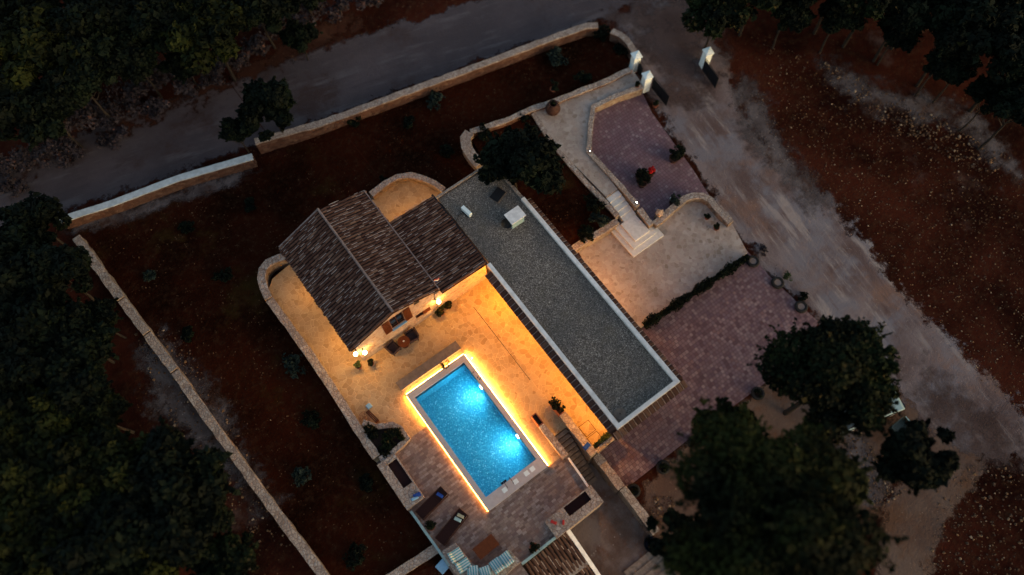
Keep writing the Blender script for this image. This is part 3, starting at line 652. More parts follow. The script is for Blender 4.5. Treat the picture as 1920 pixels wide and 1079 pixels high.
# gable wall with two window openings, built from boxes around them
W1 = (-.52,.36,1.72,3.3); W2 = (1.0,2.0,.78,1.4)
def wallbox(x0,x1,z0,z1f):
    z1a, z1b = z1f(x0), z1f(x1)
    wb.add([(x0,7.35,z0),(x1,7.35,z0),(x1,7.35,z1b),(x0,7.35,z1a),(x0,7.8,z0),(x1,7.8,z0),(x1,7.8,z1b),(x0,7.8,z1a)],[(0,1,2,3),(5,4,7,6),(3,2,6,7),(1,0,4,5),(0,3,7,4),(2,1,5,6)])
rz_ = lambda x: roofz(x)-.08
wallbox(WX0,W1[0],0,rz_); wallbox(W1[0],RX,0,lambda x:W1[2]); wallbox(RX,W1[1],0,lambda x:W1[2]); wallbox(W1[0],RX,W1[3],rz_); wallbox(RX,W1[1],W1[3],rz_)
wallbox(W1[1],W2[0],0,rz_); wallbox(W2[0],W2[1],0,lambda x:W2[2]); wallbox(W2[0],W2[1],W2[3],rz_); wallbox(W2[1],WX1,0,rz_)
wb.box(WX0,WX0+.45,7.8,WY1,0,roofz(WX0)-.12); wb.box(WX1-.45,WX1,7.8,WY1,0,roofz(WX1)-.12)
wb.add([(WX0,WY1,0),(WX1,WY1,0),(WX1,WY1,rz_(WX1)),(RX,WY1,rz_(RX)),(WX0,WY1,rz_(WX0))],[(4,3,2,1,0)])
wb.box(2.46,6.0,7.3,12.2,0,2.7)
wb.build('wall', m_house, hs)
for nm,(a,b_,c,d) in (('w',W1),('v',W2)):
    f = MB(); f.box(a,a+.05,7.42,7.5,c,d); f.box(b_-.05,b_,7.42,7.5,c,d); f.box(a+.05,b_-.05,7.42,7.5,c,c+.05); f.box(a+.05,b_-.05,7.42,7.5,d-.05,d); f.box((a+b_)/2-.02,(a+b_)/2+.02,7.42,7.5,c+.05,d-.05)
    f = f.build('window', m_brown, hs); MB().box(a+.05,b_-.05,7.52,7.54,c+.05,d-.05).build('pane', m_glass, f, world=False)
    MB().box(a-.06,b_+.06,7.24,7.349,c-.07,c).build('sill', m_lblue if nm == 'w' else m_house, f, world=False)
def shutter(x0,x1,z0,z1,y):
    s_ = MB(); s_.box(x0,x1,y-.03,y,z0,z1); k = int((z1-z0)/.12)
    for i in range(k): s_.box(x0+.04,x1-.04,y-.05,y-.03,z0+.05+i*(z1-z0)/k,z0+.1+i*(z1-z0)/k)
    s_.build('shutter', m_wood, hs)
shutter(-1.0,-.54,1.66,3.33,7.33); shutter(.38,.84,1.66,3.33,7.33); shutter(1.5,2.0,.78,1.4,7.4)
MB().box(1.15,1.5,7.33,7.349,3.0,3.25).build('vent_grille', m_black, hs)
MB().add([(EL[0],RN,EL[1]-.06),(EL[0],RS,EL[1]-.06),(RX,RS,RZ-.06),(RX,RN,RZ-.06),(ER[0],RS,ER[1]-.06),(ER[0],RN,ER[1]-.06),
          (EL[0],RN,EL[1]-.14),(EL[0],RS,EL[1]-.14),(RX,RS,RZ-.14),(RX,RN,RZ-.14),(ER[0],RS,ER[1]-.14),(ER[0],RN,ER[1]-.14)],
          [(0,1,2,3),(3,2,4,5),(9,8,7,6),(11,10,8,9),(0,6,7,1),(5,4,10,11),(1,7,8,2),(2,8,10,4),(3,9,6,0),(5,11,9,3)]).build('roof_deck', m_soil_shade, hs)  # deck coloured almost black to paint shade into the tile gaps
vl = Vector((EL[0]-RX,0,EL[1]-RZ)); vr = Vector((ER[0]-RX,0,ER[1]-RZ))
tiles(TB(), (RX,RS,RZ-.05), (0,1,0), vl, 39, 9, .2, vl.length/9).build('roof', m_tile, hs)
tiles(TB(), (RX,RS,RZ-.05), (0,1,0), vr, 39, 9, .2, vr.length/9).build('roof', m_tile, hs)
rg = MB()
for i in range(20):
    y = RS+i*.39; rg.add([tuple(Vector((RX+math.cos(a)*-.075, y+s_*.42, RZ+math.sin(a)*.07+.05+random.uniform(0,.02)))) for s_ in (0,1) for a in [math.pi*q/4 for q in range(5)]],[(q,q+1,q+6,q+5) for q in range(4)]+[(0,5,6,1)])
rg.build('ridge', m_mortar, hs)
MB().add([(EL[0],RN-.02,EL[1]-.1),(RX,RN-.02,RZ-.1),(RX,RN-.02,RZ+.07),(EL[0],RN-.02,EL[1]+.07),(EL[0],RN+.06,EL[1]-.1),(RX,RN+.06,RZ-.1),(RX,RN+.06,RZ+.07),(EL[0],RN+.06,EL[1]+.07)],[(0,1,2,3),(7,6,5,4),(3,2,6,7),(0,3,7,4),(1,5,6,2)]).build('verge', m_mortar, hs)
MB().box(ER[0]-.01,ER[0]+.05,RS,RN,ER[1]-.12,ER[1]+.10).build('eave_mortar', m_mortar, hs); MB().box(EL[0]-.05,EL[0]-.0,RS,RN,EL[1]-.12,EL[1]-.02).build('eave_mortar', m_mortar, hs)
WR0,WR1 = (2.83,3.02),(5.86,2.86); vw = Vector((WR1[0]-WR0[0],0,WR1[1]-WR0[1]))
MB().add([(WR0[0],7.02,WR0[1]-.06),(WR1[0],7.02,WR1[1]-.06),(WR1[0],12.5,WR1[1]-.06),(WR0[0],12.5,WR0[1]-.06),(WR0[0],7.02,WR0[1]-.2),(WR1[0],7.02,WR1[1]-.2),(WR1[0],12.5,WR1[1]-.2),(WR0[0],12.5,WR0[1]-.2)],[(0,1,2,3),(7,6,5,4),(0,4,5,1),(1,5,6,2),(2,6,7,3),(3,7,4,0)]).build('roof_deck', m_soil_shade, hs)  # same near-black deck: painted shade between the wing's tiles
tiles(TB(), (WR0[0],7.02,WR0[1]-.05), (0,1,0), vw, 27, 8, .203, vw.length/8).build('roof', m_tile, hs)
MB().box(5.87,5.98,7.0,12.55,2.7,2.90).build('gutter', m_black, hs)
# flag
q = (2.72,7.35)
t = thing('flag', 'small red white and blue flag on a thin pole at the roof corner', 'flag', (2.72,7.5,3.2))
MB().tube([(2.72,7.5,3.1),(2.72,7.5,4.0)],.015,5).build('pole', m_mortar, t)
fl = [(m_red,0),(m_white,1),(m_blue,2)]
for m_,i in fl: MB().add([(2.72+.12*k, 7.52+.05*math.sin(k*2+i), 3.98-.09*(i+s_)-.02*k) for k in range(4) for s_ in (0,1)],[(2*k,2*k+1,2*k+3,2*k+2) for k in range(3)]).build('flag_stripe', m_, t)
# ---- FLAT ROOFED BUILDING
fb = thing('flat_roofed_building', 'long flat building with gravel roof, white parapet and tiled eaves', 'building', (8.1,3.7,-1.2))
FX0,FX1,FY0,FY1 = 5.9,10.24,-4.85,12.3
MB().box(6.35,9.85,-4.4,12.1,-1.5,2.45).build('wall', m_house, fb)
MB().box(6.1,10.05,-4.65,12.2,2.46,2.60).build('roof', m_gravel, fb)
pr = MB(); pz = (2.45,2.80)
pr.box(FX0,FX0+.24,FY0,6.98,*pz); pr.box(FX1-.24,FX1,FY0,9.2,*pz); pr.box(FX0+.24,FX1-.24,FY0,FY0+.24,*pz)
pr.build('parapet', m_parapet, fb, bev=.01)
MB().box(FX0+.1,FX1,FY1-.02,FY1+.10,2.4,2.72).box(FX1-.2,FX1,9.25,FY1-.03,2.4,2.66).build('parapet_edge', m_cap, fb)
ev = MB(); mo = MB()
def skirt(p0, u, v, n_, wd, ln):
    p0,u,v = Vector(p0),Vector(u),Vector(v)
    for i in range(n_):
        a = p0+u*(i*wd); k = []
        for s_,dz in ((0,-.03),(1,-.14)):
            for q in range(4): an = q/3; k.append(a+v*(ln*s_)+u*(wd*.06+an*wd*.86)+Vector((0,0,dz+.05*math.sin(math.pi*an)+random.uniform(-.008,.008))))
        k += [x-Vector((0,0,.05)) for x in k]
        ev.add([tuple(x) for x in k],[(0,4,5,1),(1,5,6,2),(2,6,7,3),(4,12,13,5),(5,13,14,6),(6,14,15,7),(0,8,12,4),(3,7,15,11)])
        b0 = a-u*(wd*.05); mo.add([tuple(b0+u*(wd*x)+v*(ln*s_)+Vector((0,0,dz))) for s_,dz in ((0,.01),(1,-.09)) for x in (0,.14)],[(0,1,3,2),(2,3,1,0)])
skirt((FX0-.01,6.6,2.62),(0,-1,0),(-1,0,-.12),33,.345,.42); skirt((FX1+.01,9.0,2.62),(0,-1,0),(1,0,-.12),40,.345,.34); skirt((FX0-.3,FY0-.01,2.62),(1,0,0),(0,-1,-.12),15,.33,.42)
k_ = len(ev.f); ev.add(mo.v, mo.f); eo = ev.build('eave_tiles', m_tile, fb); eo.data.materials.append(m_streak)
for i_ in range(k_, len(ev.f)): eo.data.polygons[i_].material_index = 1
MB().box(FX0-.38,FX0-.002,FY0-.38,6.6,2.36,2.42).box(FX1+.002,FX1+.3,FY0-.38,9.0,2.36,2.42).box(FX0,FX1,FY0-.38,FY0-.002,2.36,2.42).build('eave_boards', m_brown, fb)
for y in (-2.8,.4,3.6): f = MB().box(6.30,6.349,y-.5,y+.5,0.02,2.1).build('door', m_wood, fb); MB().box(6.27,6.299,y-.36,y+.36,1.0,1.9).build('pane', m_glass, f, world=False)
# roof items
q = P(966,402,2.62)
t = thing('roof_chimney', 'white rendered chimney with slab cap on the gravel roof near the tree', 'chimney', (9.0,8.7,2.6))
a = [P(961,430,2.6),P(940,412,2.6),P(985,414,2.6)]
cx,cy = a[0][0],a[0][1]
MB().box(cx,cx+.86,cy,cy+.62,2.6,3.35).build('chimney_body', m_teal, t); MB().box(cx-.08,cx+.94,cy-.08,cy+.72,3.352,3.43).build('chimney_cap', m_parapet, t, bev=.01)
c = P(951,421,2.75)
t = thing('satellite_dish', 'black satellite dish leaning against the white roof chimney', 'satellite dish', (c[0],c[1],2.6), R(-40))
MB().lathe([(.0,.0),(.14,.015),(.26,.06),(.34,.12),(.34,.14),(.26,.08),(.14,.035),(0,.02)],(0,0,0),20,False).build('dish', m_black, t, world=False)
C.objects[-1].location = (0,0,.42); C.objects[-1].rotation_euler = (R(55),0,0)
MB().tube([(0,.1,0),(0,.05,.4)],.025,6).build('mast', m_black, t, world=False)
MB().tube([(0,0,.42),(0,-.35,.55)],.012,5).build('feed_arm', m_black, t, world=False)
c = P(875,398,2.75)
t = thing('rooftop_unit', 'small pale green box unit with cable standing on the gravel roof', 'roof unit', (c[0],c[1],2.6))
MB().rbox((0,0,.24),(.22,.72,.34),R(8)).build('casing', m_white, t, world=False, bev=.015); MB().rbox((-.02,0,.035),(.26,.6,.07),R(8)).build('foot_rail', m_black, t, world=False)
MB().tube([(-.1,.1,.1),(-.4,.2,.02),(-.75,.0,.03),(-1.0,-.45,.12)],.018,5).build('cable', m_black, t, world=False)
c = P(1162,777,2.62); t = thing('roof_vent', 'low round dark vent cap in the south corner of the gravel roof', 'vent', (c[0],c[1],2.6))
MB().lathe([(.36,0),(.36,.05),(.28,.09),(.06,.11)],(0,0,0),20).build('vent_cap', m_bench, t, world=False); MB().lathe([(.035,.1),(.035,.2)],(0,0,0),8).build('vent_pipe', m_black, t, world=False)
c = P(933,365,2.7); t = thing('roof_hatch', 'dark sheet lying on the gravel roof under the olive tree', 'roof hatch', (c[0],c[1],2.6), .3); MB().box(-.42,.42,-.3,.3,0,.10).build('hatch_lid', m_black, t, world=False, bev=.01); MB().box(-.46,.46,-.34,.34,0,.05).build('hatch_frame', m_bench, t, world=False)
# ================================================================ EAST: path, steps, terrace
PZ,TZ = .25,-.62
path = pp([(997,206),(1050,185),(1090,165),(1185,130),(1206,160),(1112,197),(1103,284),(1158,355),(1137,370),(1030,262)], PZ)
MB().prism(path, -1.4, PZ).build('stone_path', m_path, kind='structure')
s0 = P(1137,371,PZ); s1 = P(1158.5,355,PZ); l0 = P(1163,420,-.2)
xa,xb,yt,yb = s0[0],s1[0],s0[1],l0[1]
strip = pp([(1128,372),(1137,371)],PZ)
t = thing('garden_steps', 'flight of pale stone steps from the upper path down to the square landing', 'stairs', (xa,yt,TZ))
for i in range(5):
    y1 = yt+(yb-yt)*i/5; y2 = yt+(yb-yt)*(i+1)/5; MB().box(xa,xb,y2-.03,y1,-1.4,PZ-.09*(i+1)+.01).build('step', m_step, t, bev=.012)
ql = [P(*a) for a in ((1163,420,-.2),(1188,399,-.2),(1217,431,-.2),(1190,453,-.2))]
lx0,lx1,ly0,ly1 = ql[0][0],ql[2][0],ql[3][1],ql[0][1]
t = thing('landing_steps', 'square pale landing with two wrapping steps down to the terrace', 'stairs', (lx0,ly0,TZ))
MB().box(lx0,lx1,ly0,ly1-.035,-1.4,-.2).build('landing', m_step, t, bev=.012)
for (a_,b_,c_),z_ in ((((1153,425),(1188,467),(1231,436)),-.34),(((1146,432),(1188,482),(1244,440)),-.48)):
    pa, pb, pc = P(*a_,z_), P(*b_,z_), P(*c_,z_)
    MB().prism([(pb[0],pb[1]),(pc[0],pb[1]),(pc[0],pb[1]+.95),(lx0,pb[1]+.95),(lx0,pa[1]),(pb[0],pa[1])],-1.4,z_).build('step', m_step, t, bev=.012)
terr = [(10.3,-.35)]+[p for p in pp([(1080,462),(1160,415),(1222,432),(1290,372),(1330,374),(1352,400),(1372,418),(1402,474)],TZ)]+[P(1208,610,TZ)[:2]]
MB().prism(terr, -1.5, TZ).build('stone_terrace', m_path, kind='structure')
cw = pp([(1227,420),(1245,405),(1266,387),(1284,372),(1300,367),(1318,367),(1332,375),(1348,394),(1371,417)],-.05)
stone_wall('terrace_wall', 'curved pale rubble wall between the stone terrace and the plum paving', cw, .36, -1.3, -.05)
stone_wall('terrace_wall', 'short rubble wall between the tree bed and the terrace, orange near the building', pp([(1075,466),(1100,449),(1130,433),(1158,414)],.18), .34, -1.3, .18)
rw_ = pp([(1204,163),(1160,178),(1112,200),(1107,240),(1104,284),(1150,334),(1196,386)],.38)
stone_wall('path_wall', 'low stone kerb wall with small lights between the path and the plum paving', rw_, .26, -1.2, .40, .07)
stone_wall('path_wall', 'short stepped end of the kerb wall beside the landing', pp([(1199,392),(1222,421)],.15), .30, -1.2, .15, .07)
stone_wall('path_wall', 'thin stone edging on the garden side of the path', pp([(1000,212),(1034,266),(1095,338),(1158,405)],.30), .26, -1.2, .30, .05)
t = thing('stone_post', 'small pinkish stone post at the corner of the curved terrace wall', 'post', P(1233,410,-.6))
MB().box(-.17,.17,-.17,.17,-.8,.85).build('post_shaft', m_house, t, world=False, bev=.02); MB().lathe([(.3,.851),(.02,1.1)],(0,0,0),4).build('post_cap', m_house, t, world=False)
# tree bed
bed = pp([(884,262),(930,240),(1000,212),(1034,268),(1095,342),(1155,412),(1076,462)],.05)
bedw = [p for p in bed]+[(10.35,6.0),(10.35,12.0)]
MB().prism(bedw, -1.2, .05).build('tree_bed_soil', m_garden, kind='structure')
stone_wall('garden_wall', 'rubble wall dividing the long garden from the tree bed and path', pp([(1182,130),(1130,155),(1085,172),(1040,190),(1000,203),(950,225),(905,240),(882,247)],.5), .32, -.6, .5, m=m_redwall)
stone_wall('garden_wall', 'thick curved end of the dividing wall beside the flat roofed building', pp([(880,248),(872,258),(875,275),(885,292),(900,308)],.5), .62, -.6, .5)
# boundary walls
bw = [PT(x,y,1.2)[:2] for x,y in ((478,266),(600,227),(760,168),(900,117),(1040,64),(1100,43),(1122,42))]
stone_wall('boundary_wall', 'long roadside rubble wall with pale top, red stone face towards the garden', bw, .40, -.6, .62, m=m_redwall)
bw = [PT(x,y,1.2)[:2] for x,y in ((1148,52),(1165,60),(1180,74),(1191,92))]
stone_wall('boundary_wall', 'short curved end of the roadside wall beside the first gate pillar', bw, .36, -.6, .62, m=m_redwall)
bw = [PT(x,y,1.35)[:2] for x,y in ((106,408),(200,378),(330,329),(470,288))]
stone_wall('boundary_wall', 'roadside wall with bright white painted cap left of the double tree', bw, .40, -.6, .40, m=m_redwall, capm=m_capw, jit=.012)
sheet('rubble_slope', [(110,425),(250,385),(400,335),(485,310),(490,325),(400,360),(250,410),(150,440)], m_rubblepatch, .03, .5, .5, kind='structure')
for lb_,pts_,zt,jt in (('first uneven stretch of the west rubble wall by the forest',((142,444),(185,505),(226,560)),.30,.045),('second short stretch of the west rubble wall with stepped top',((228,563),(274,624)),.22,.035),
        ('third short stretch of the west rubble wall with stepped top',((276,627),(326,694)),.15,.035),('longest stretch of the west rubble wall running off the bottom of the frame',((328,697),(405,806),(500,938),(605,1078),(650,1140)),.08,.035)):
    stone_wall('boundary_wall', lb_, [P(x,y,zt)[:2] for x,y in pts_], .44, -.6, zt, jit=jt)
stone_wall('retaining_wall', 'low rubble wall meeting the corner of the sun deck at the bottom', [P(x,y,-.1)[:2] for x,y in ((726,1088),(770,1060),(822,1026))], .45, -1.5, -.1)
# ================================================================ gate
gp = []
for (px,py),lb in zip(((1188,131),(1208,168),(1319,124)),('white gate pillar at the end of the roadside wall','white gate pillar between the small gate and the wide leaf','white gate pillar standing alone across the drive')):
    q = PT(px,py); gp.append(q)
    t = thing('gate_pillar', lb, 'gate pillar', q, R(-14), 'white gate pillars')
    MB().box(-.24,.24,-.24,.24,-.3,1.5).build('shaft', m_white, t, world=False, bev=.01); MB().add([(-.3,-.3,1.502),(.3,-.3,1.502),(.3,.3,1.502),(-.3,.3,1.502),(-.3,-.3,1.56),(.3,-.3,1.56),(.3,.3,1.56),(-.3,.3,1.56),(0,0,1.70)],[(3,2,1,0),(0,1,5,4),(1,2,6,5),(2,3,7,6),(3,0,4,7),(4,5,8),(5,6,8),(6,7,8),(7,4,8)]).build('cap', m_white, t, world=False)
def gate(label, a, b, h=1.25):
    a, b = Vector(PT(*a)), Vector(PT(*b)); d = b-a; L = math.hypot(d.x,d.y)
    t = thing('gate_leaf', label, 'gate', a, math.atan2(d.y,d.x), 'black iron gate leaves')
    f = MB(); f.box(0,.05,-.02,.02,.06,h); f.box(L-.05,L,-.02,.02,.06,h-.12); f.box(.05,L-.05,-.02,.02,.06,.12); f.box(.05,L-.05,-.02,.02,h-.2,h-.14); f.box(.05,L-.05,-.02,.02,.5,.54)
    f.tube([(0,0,h),(L*.3,0,h+.02),(L*.7,0,h-.06),(L,0,h-.12)],.02,5); f.build('frame', m_black, t, world=False)
    g = MB(); n = max(3,int(L/.09))
    for i in range(1,n): g.tube([(L*i/n,0,.1),(L*i/n,0,h-.1)],.012,4)
    for i in range(2): g.torus((L*(.3+.4*i),0,0),.13,.012,12,4)
    g.build('bars', m_black, t, world=False)
    MB().box(.05,L-.05,-.006,.006,.12,h-.2).build('sheet_panel', m_black, t, world=False)
gate('black iron leaf of the driveway gate swung open from the middle pillar', (1221,166), (1249,201))
gate('black iron leaf of the driveway gate swung open from the lone pillar', (1316,132), (1340,168))
gate('narrow black iron gate between the two left white pillars', (1192,132), (1201,148), 1.2)
# ================================================================ lamps and small lights
def point(loc, e, col, r=.05, parent=None):
    ld = bpy.data.lights.new('lamp_light','POINT'); ld.energy = e; ld.color = col; ld.shadow_soft_size = r
    o = bpy.data.objects.new('lamp_light', ld); C.objects.link(o); o.location = loc; return o
WARM = (1,.46,.06)
def wall_lamp(label, x, y, z, e, dx=0, dy=-1, col=WARM, group=None, reach=.22):
    t = thing('wall_lamp', label, 'wall lamp', (x,y,z), group=group)
    MB().box(-.05+min(0,dx*0),.05,-.05,.05,-.14,.14).build('back_plate', m_black, t, world=False)
    MB().tube([(0,0,.0),(dx*.14,dy*.14,.14),(dx*reach,dy*reach,.10)],.014,5).build('arm', m_black, t, world=False)
    MB().lathe([(.02,.07),(.05,.055),(.06,.05)],(dx*reach,dy*reach,0),10).build('hood', m_black, t, world=False)
    MB().lathe([(.03,-.14),(.10,-.10),(.125,-.03),(.10,.03),(.03,.048)],(dx*reach,dy*reach,0),10).build('bulb', m_bulb, t, world=False)  # globe made oversized, the lamp's glare is built into its shape
    o = point((x+dx*(reach+.03), y+dy*(reach+.06), z-.18), e*(.75 if group is None else .95), col, .06); return t
wall_lamp('bright lantern on the outer side of the house corner, left of the pair', -2.86,7.42,2.05, 38, -.7,-.7)
wall_lamp('bright lantern on the front of the house corner, right of the pair', -2.55,7.33,1.85, 38)
wall_lamp('single bright lantern at the right end of the gable wall', 2.45,7.30,1.9, 75, .3,-.9)
wall_lamp('lantern on the west side wall of the house under the eave', -2.86,9.1,1.75, 85, -1,0, reach=.12)
wall_lamp('lantern on the west side wall near the back of the house', -2.86,12.9,1.7, 50, -1,0, reach=.12)
wall_lamp('lantern on the back wall lighting the rounded recess', 4.4,12.24,2.3, 190, 0,1, reach=.12)
for y,e in ((5.6,300),(2.6,150),(-.6,150),(-3.4,190)): wall_lamp('lantern under the pool side eave of the flat building, '+{5.6:'nearest the house',2.6:'beside the drain channel',-.6:'opposite the pool lamps',-3.4:'above the floor hatches'}[y], 6.32,y,2.05, e, -1,0, col=(1,.37,.02), group='lanterns under the flat roof eaves')
for y,e in ((5.0,75),(2.6,150),(.6,60)): wall_lamp('lantern under the terrace side eave of the flat building, '+{5.0:'nearest the tree bed wall',2.6:'in the middle of the terrace',.6:'nearest the clipped hedge'}[y], 9.88,y,2.0, e, 1,0, col=(1,.40,.08), group='lanterns under the flat roof eaves')
for (px,py),lb in (((1106,284),'tiny white spotlight on the bend of the path kerb wall'),((1194,380),'tiny white spotlight on the lower end of the path kerb wall'),((885,672),'tiny spotlight set in the pool coping corner')):
    z = .46 if px > 1000 else .14; q = P(px,py,z)
    t = thing('spotlight', lb, 'spotlight', (q[0],q[1],z-.04)); MB().lathe([(.04,-.03),(.05,0),(.05,.04)],(0,0,0),10).build('housing', m_black, t, world=False); MB().lathe([(.028,.041),(.02,.05)],(0,0,0),10).build('lens', m_spot, t, world=False)
# ================================================================ FURNITURE AND POTS
def armchair(label, px, py, face):
    q = P(px,py,.3); t = thing('armchair', label, 'armchair', (q[0],q[1],0), face, 'woven armchairs by the round table')
    MB().box(-.31,.31,-.30,.30,.22,.36).build('seat', m_wicker, t, world=False, bev=.02)
    MB().box(-.25,.25,-.24,.28,.362,.43).build('seat_cushion', m_wicker, t, world=False, bev=.03)
    MB().rbox((0,.33,.55),(.62,.09,.52),rx=R(-10)).build('backrest', m_wicker, t, world=False, bev=.02)
    for s in (-1,1):
        MB().box(s*.33-.04,s*.33+.04,-.30,.28,.36,.60).build('armrest', m_wicker, t, world=False, bev=.015)
        for y in (-.26,.26): MB().box(s*.28-.025,s*.28+.025,y-.025,y+.025,0,.22).build('leg', m_wicker, t, world=False)
armchair('dark woven armchair on the left of the round table', 738,653, R(100)); armchair('dark woven armchair on the right of the round table', 772,632, R(-95))
q = P(757,641,.6); t = thing('round_table', 'round dark wooden table between two woven armchairs by the gable wall', 'table', (q[0],q[1],0))
MB().lathe([(.35,.58),(.36,.6),(.35,.62)],(0,0,0),28).build('tabletop', m_wood, t, world=False); MB().lathe([(.05,.03),(.05,.58)],(0,0,0),10).build('pedestal', m_brown, t, world=False); MB().lathe([(.22,0),(.20,.03)],(0,0,0),16).build('foot', m_brown, t, world=False)
t = thing('cup', 'small white cup on the round wooden table', 'cup', (q[0],q[1],.621)); MB().lathe([(.03,0),(.05,.08),(.045,.08),(.027,.01)],(0,0,0),14).build('bowl', m_white, t, world=False); MB().torus((.055,0,.045),.02,.006,10,5).build('handle', m_white, t, world=False)
def lounger(label, hp, fp, towel, tl):
    a, b = Vector(P(*hp,.3)), Vector(P(*fp,.3)); d = b-a; L = d.length; rz = math.atan2(d.y,d.x)
    t = thing('sun_lounger', label, 'sun lounger', (a.x,a.y,0), rz, 'dark sun loungers beside the pool')
    f = MB(); f.box(.0,L,-.34,-.29,.22,.29); f.box(.0,L,.29,.34,.22,.29); f.box(0,.05,-.29,.29,.22,.29); f.box(L-.05,L,-.29,.29,.22,.29); f.build('frame', m_brown, t, world=False)
    for x in (.1,L-.15):
        for s in (-1,1): MB().box(x,x+.05,s*.31-.025,s*.31+.025,0,.219).build('leg', m_brown, t, world=False)
    MB().box(.62,L-.03,-.28,.28,.28,.36).build('seat', m_sling, t, world=False, bev=.02); MB().rbox((.32,0,.42),(.66,.56,.08),ry=R(22)).build('backrest', m_sling, t, world=False, bev=.02)
    for m_,x,lb2,cat in towel:
        c = Matrix.Rotation(rz,3,'Z')@Vector((x,.02,0)); t2 = thing('towel' if cat == 'towel' else 'pillow', lb2, cat, (a.x+c.x,a.y+c.y,.50-x*.15), rz+.25)
        MB().box(-.09,.09,-.2,.2,.0,.05).build('fold', m_, t2, world=False, bev=.02); MB().box(-.07,.08,-.18,.19,.051,.09).build('fold', m_, t2, world=False, bev=.02)
lounger('dark sun lounger nearest the stone ledge, a blue pillow on its head end', (834,920), (786,968), [(m_blue,.36,'blue pillow on the head end of the upper sun lounger','pillow')], 0)
lounger('dark sun lounger nearer the curved bench, cream and teal towels on its head end', (870,960), (824,1017), [(m_cream,.28,'folded cream towel on the head end of the lower sun lounger','towel'),(m_teal,.52,'folded dull teal towel below the cream one on the lower sun lounger','towel')], 0)
# low table
tb = [P(x,y,.62)[:2] for x,y in ((885,1030),(921,1001),(937,1021),(901,1050))]
t = thing('wooden_table', 'rectangular reddish brown wooden table in the bow of the curved bench', 'table', (tb[0][0],tb[0][1],0)); MB().prism(tb,.57,.62).build('tabletop', m_wood, t)
cc = np.mean(np.array(tb),axis=0)
for x,y in tb: p = cc+(np.array((x,y))-cc)*.85; MB().box(p[0]-.04,p[0]+.04,p[1]-.04,p[1]+.04,0,.569).build('leg', m_wood, t)
def towel(label, px, py, z, m_, sx, sy, rz, cat='towel', nm='towel'):
    q = P(px,py,z); t = thing(nm, label, cat, (q[0],q[1],z), rz); MB().box(-sx/2,sx/2,-sy/2,sy/2,.002,.05).build('lower_fold', m_, t, world=False, bev=.015); MB().box(-sx*.42,sx*.44,-sy*.4,sy*.45,.051,.085).build('upper_fold', m_, t, world=False, bev=.015)
towel('dark blue folded towel on the west stone ledge', 782,929,.452,m_blue,.42,.24,-.2); towel('pale blue folded towel below the dark blue one on the west ledge', 778,935,.452,m_lblue,.40,.16,-.2)
towel('crumpled red cloth on the left of the southeast stone ledge', 1038,980,.452,m_red,.16,.34,.5,'cloth','cloth'); towel('small faded red cloth on the right of the southeast stone ledge', 1056,980,.452,m_red,.26,.12,.9,'cloth','cloth')
towel('bright blue cushion lying on the stair wall', 1100,837,.502,m_blue,.44,.26,.15,'cushion','cushion')
towel('light blue folded mat lying on the patio west of the pool', 692,762,.002,m_lblue,.30,.30,.1,'mat','mat')
q = P(698,781,.3); t = thing('slatted_bench', 'narrow dark slatted bench end-on to the curved planter', 'bench', (q[0],q[1],0), R(-80)+R(0))
for i in range(3): MB().box(-.42,.42,-.12+i*.085,-.05+i*.085,.36,.39).build('slat', m_brown, t, world=False)
for s in (-1,1): MB().box(s*.36-.03,s*.36+.03,-.11,.11,0,.359).build('leg', m_brown, t, world=False)
q = P(684,783,.3); t = thing('wire_stand', 'round rusty wire stand beside the slatted bench', 'plant stand', (q[0],q[1],0))
f = MB(); [f.torus((0,0,.3+.02*i),.08+.08*i,.014,18,5) for i in range(4)]; [f.tube([(0,0,.3),(.32*math.cos(a),.32*math.sin(a),.36)],.012,4) for a in (0,1.05,2.1,3.14,4.2,5.25)]; f.build('wire_top', m_terra, t, world=False)
for a in (0.5,2.6,4.7): MB().tube([(.28*math.cos(a),.28*math.sin(a),.35),(.3*math.cos(a),.3*math.sin(a),0)],.012,4).build('leg', m_terra, t, world=False)
# drain line and hatches
a, b_ = P(888,576,0), P(994,713,0); t = thing('drain_channel', 'thin dark drain channel running straight across the patio', 'drain', (a[0],a[1],0)); path_band(MB(),[a[:2],b_[:2]],.025,.002,.008,0).build('grating', m_black, t)
for px,py,lb in ((1101,804,'square paved hatch nearest the pool in the lit corner of the patio'),(1117,825,'square paved hatch next to the clipped hedge in the lit corner')):
    q = P(px,py,0); t = thing('floor_hatch', lb, 'hatch', (q[0],q[1],0)); f = MB()
    for a in ((-.36,.36,-.36,-.33),(-.36,.36,.33,.36),(-.36,-.33,-.33,.33),(.33,.36,-.33,.33)): f.box(*a,.002,.02)
    f.build('hatch_frame', m_brown, t, world=False); MB().box(-.33,.33,-.33,.33,.002,.012).build('paved_lid', m_flag, t, world=False)
# ---- pots
LM = {}
def leafy(key, *a, **k):
    if key not in LM: LM[key] = leaf_mesh(key, *a, **k)
    return LM[key]
def pot(label, q, r=.22, h=.35, fr=.3, m_=None, fm='p0', potm=None, fh=None, group=None, cat='potted plant', sd=1):
    t = thing('potted_plant', label, cat, q, random.random()*6, group)
    MB().lathe([(r*.7,0),(r*.95,h*.8),(r*1.08,h*.82),(r*1.08,h),(r*.9,h),(r*.88,h*.9)],(0,0,0),16,False).build('pot', potm or m_terra, t, world=False)
    MB().lathe([(r*.88,h*.86),(r*.88,h*.9)],(0,0,0),16).build('soil', m_soil_shade, t, world=False)
    o = addmesh('foliage', leaf_mesh('leaves',(fr,fr,fh or fr),int(500*max(1,fr/.3)),.055,sd,m_ or m_pots,9), t, (0,0,h+(fh or fr)*.6)); return t
pot('tall yellow-green potted plant at the house corner below the two lanterns', P(675,690,.1), .17,.4,.24,fh=.3,sd=11)
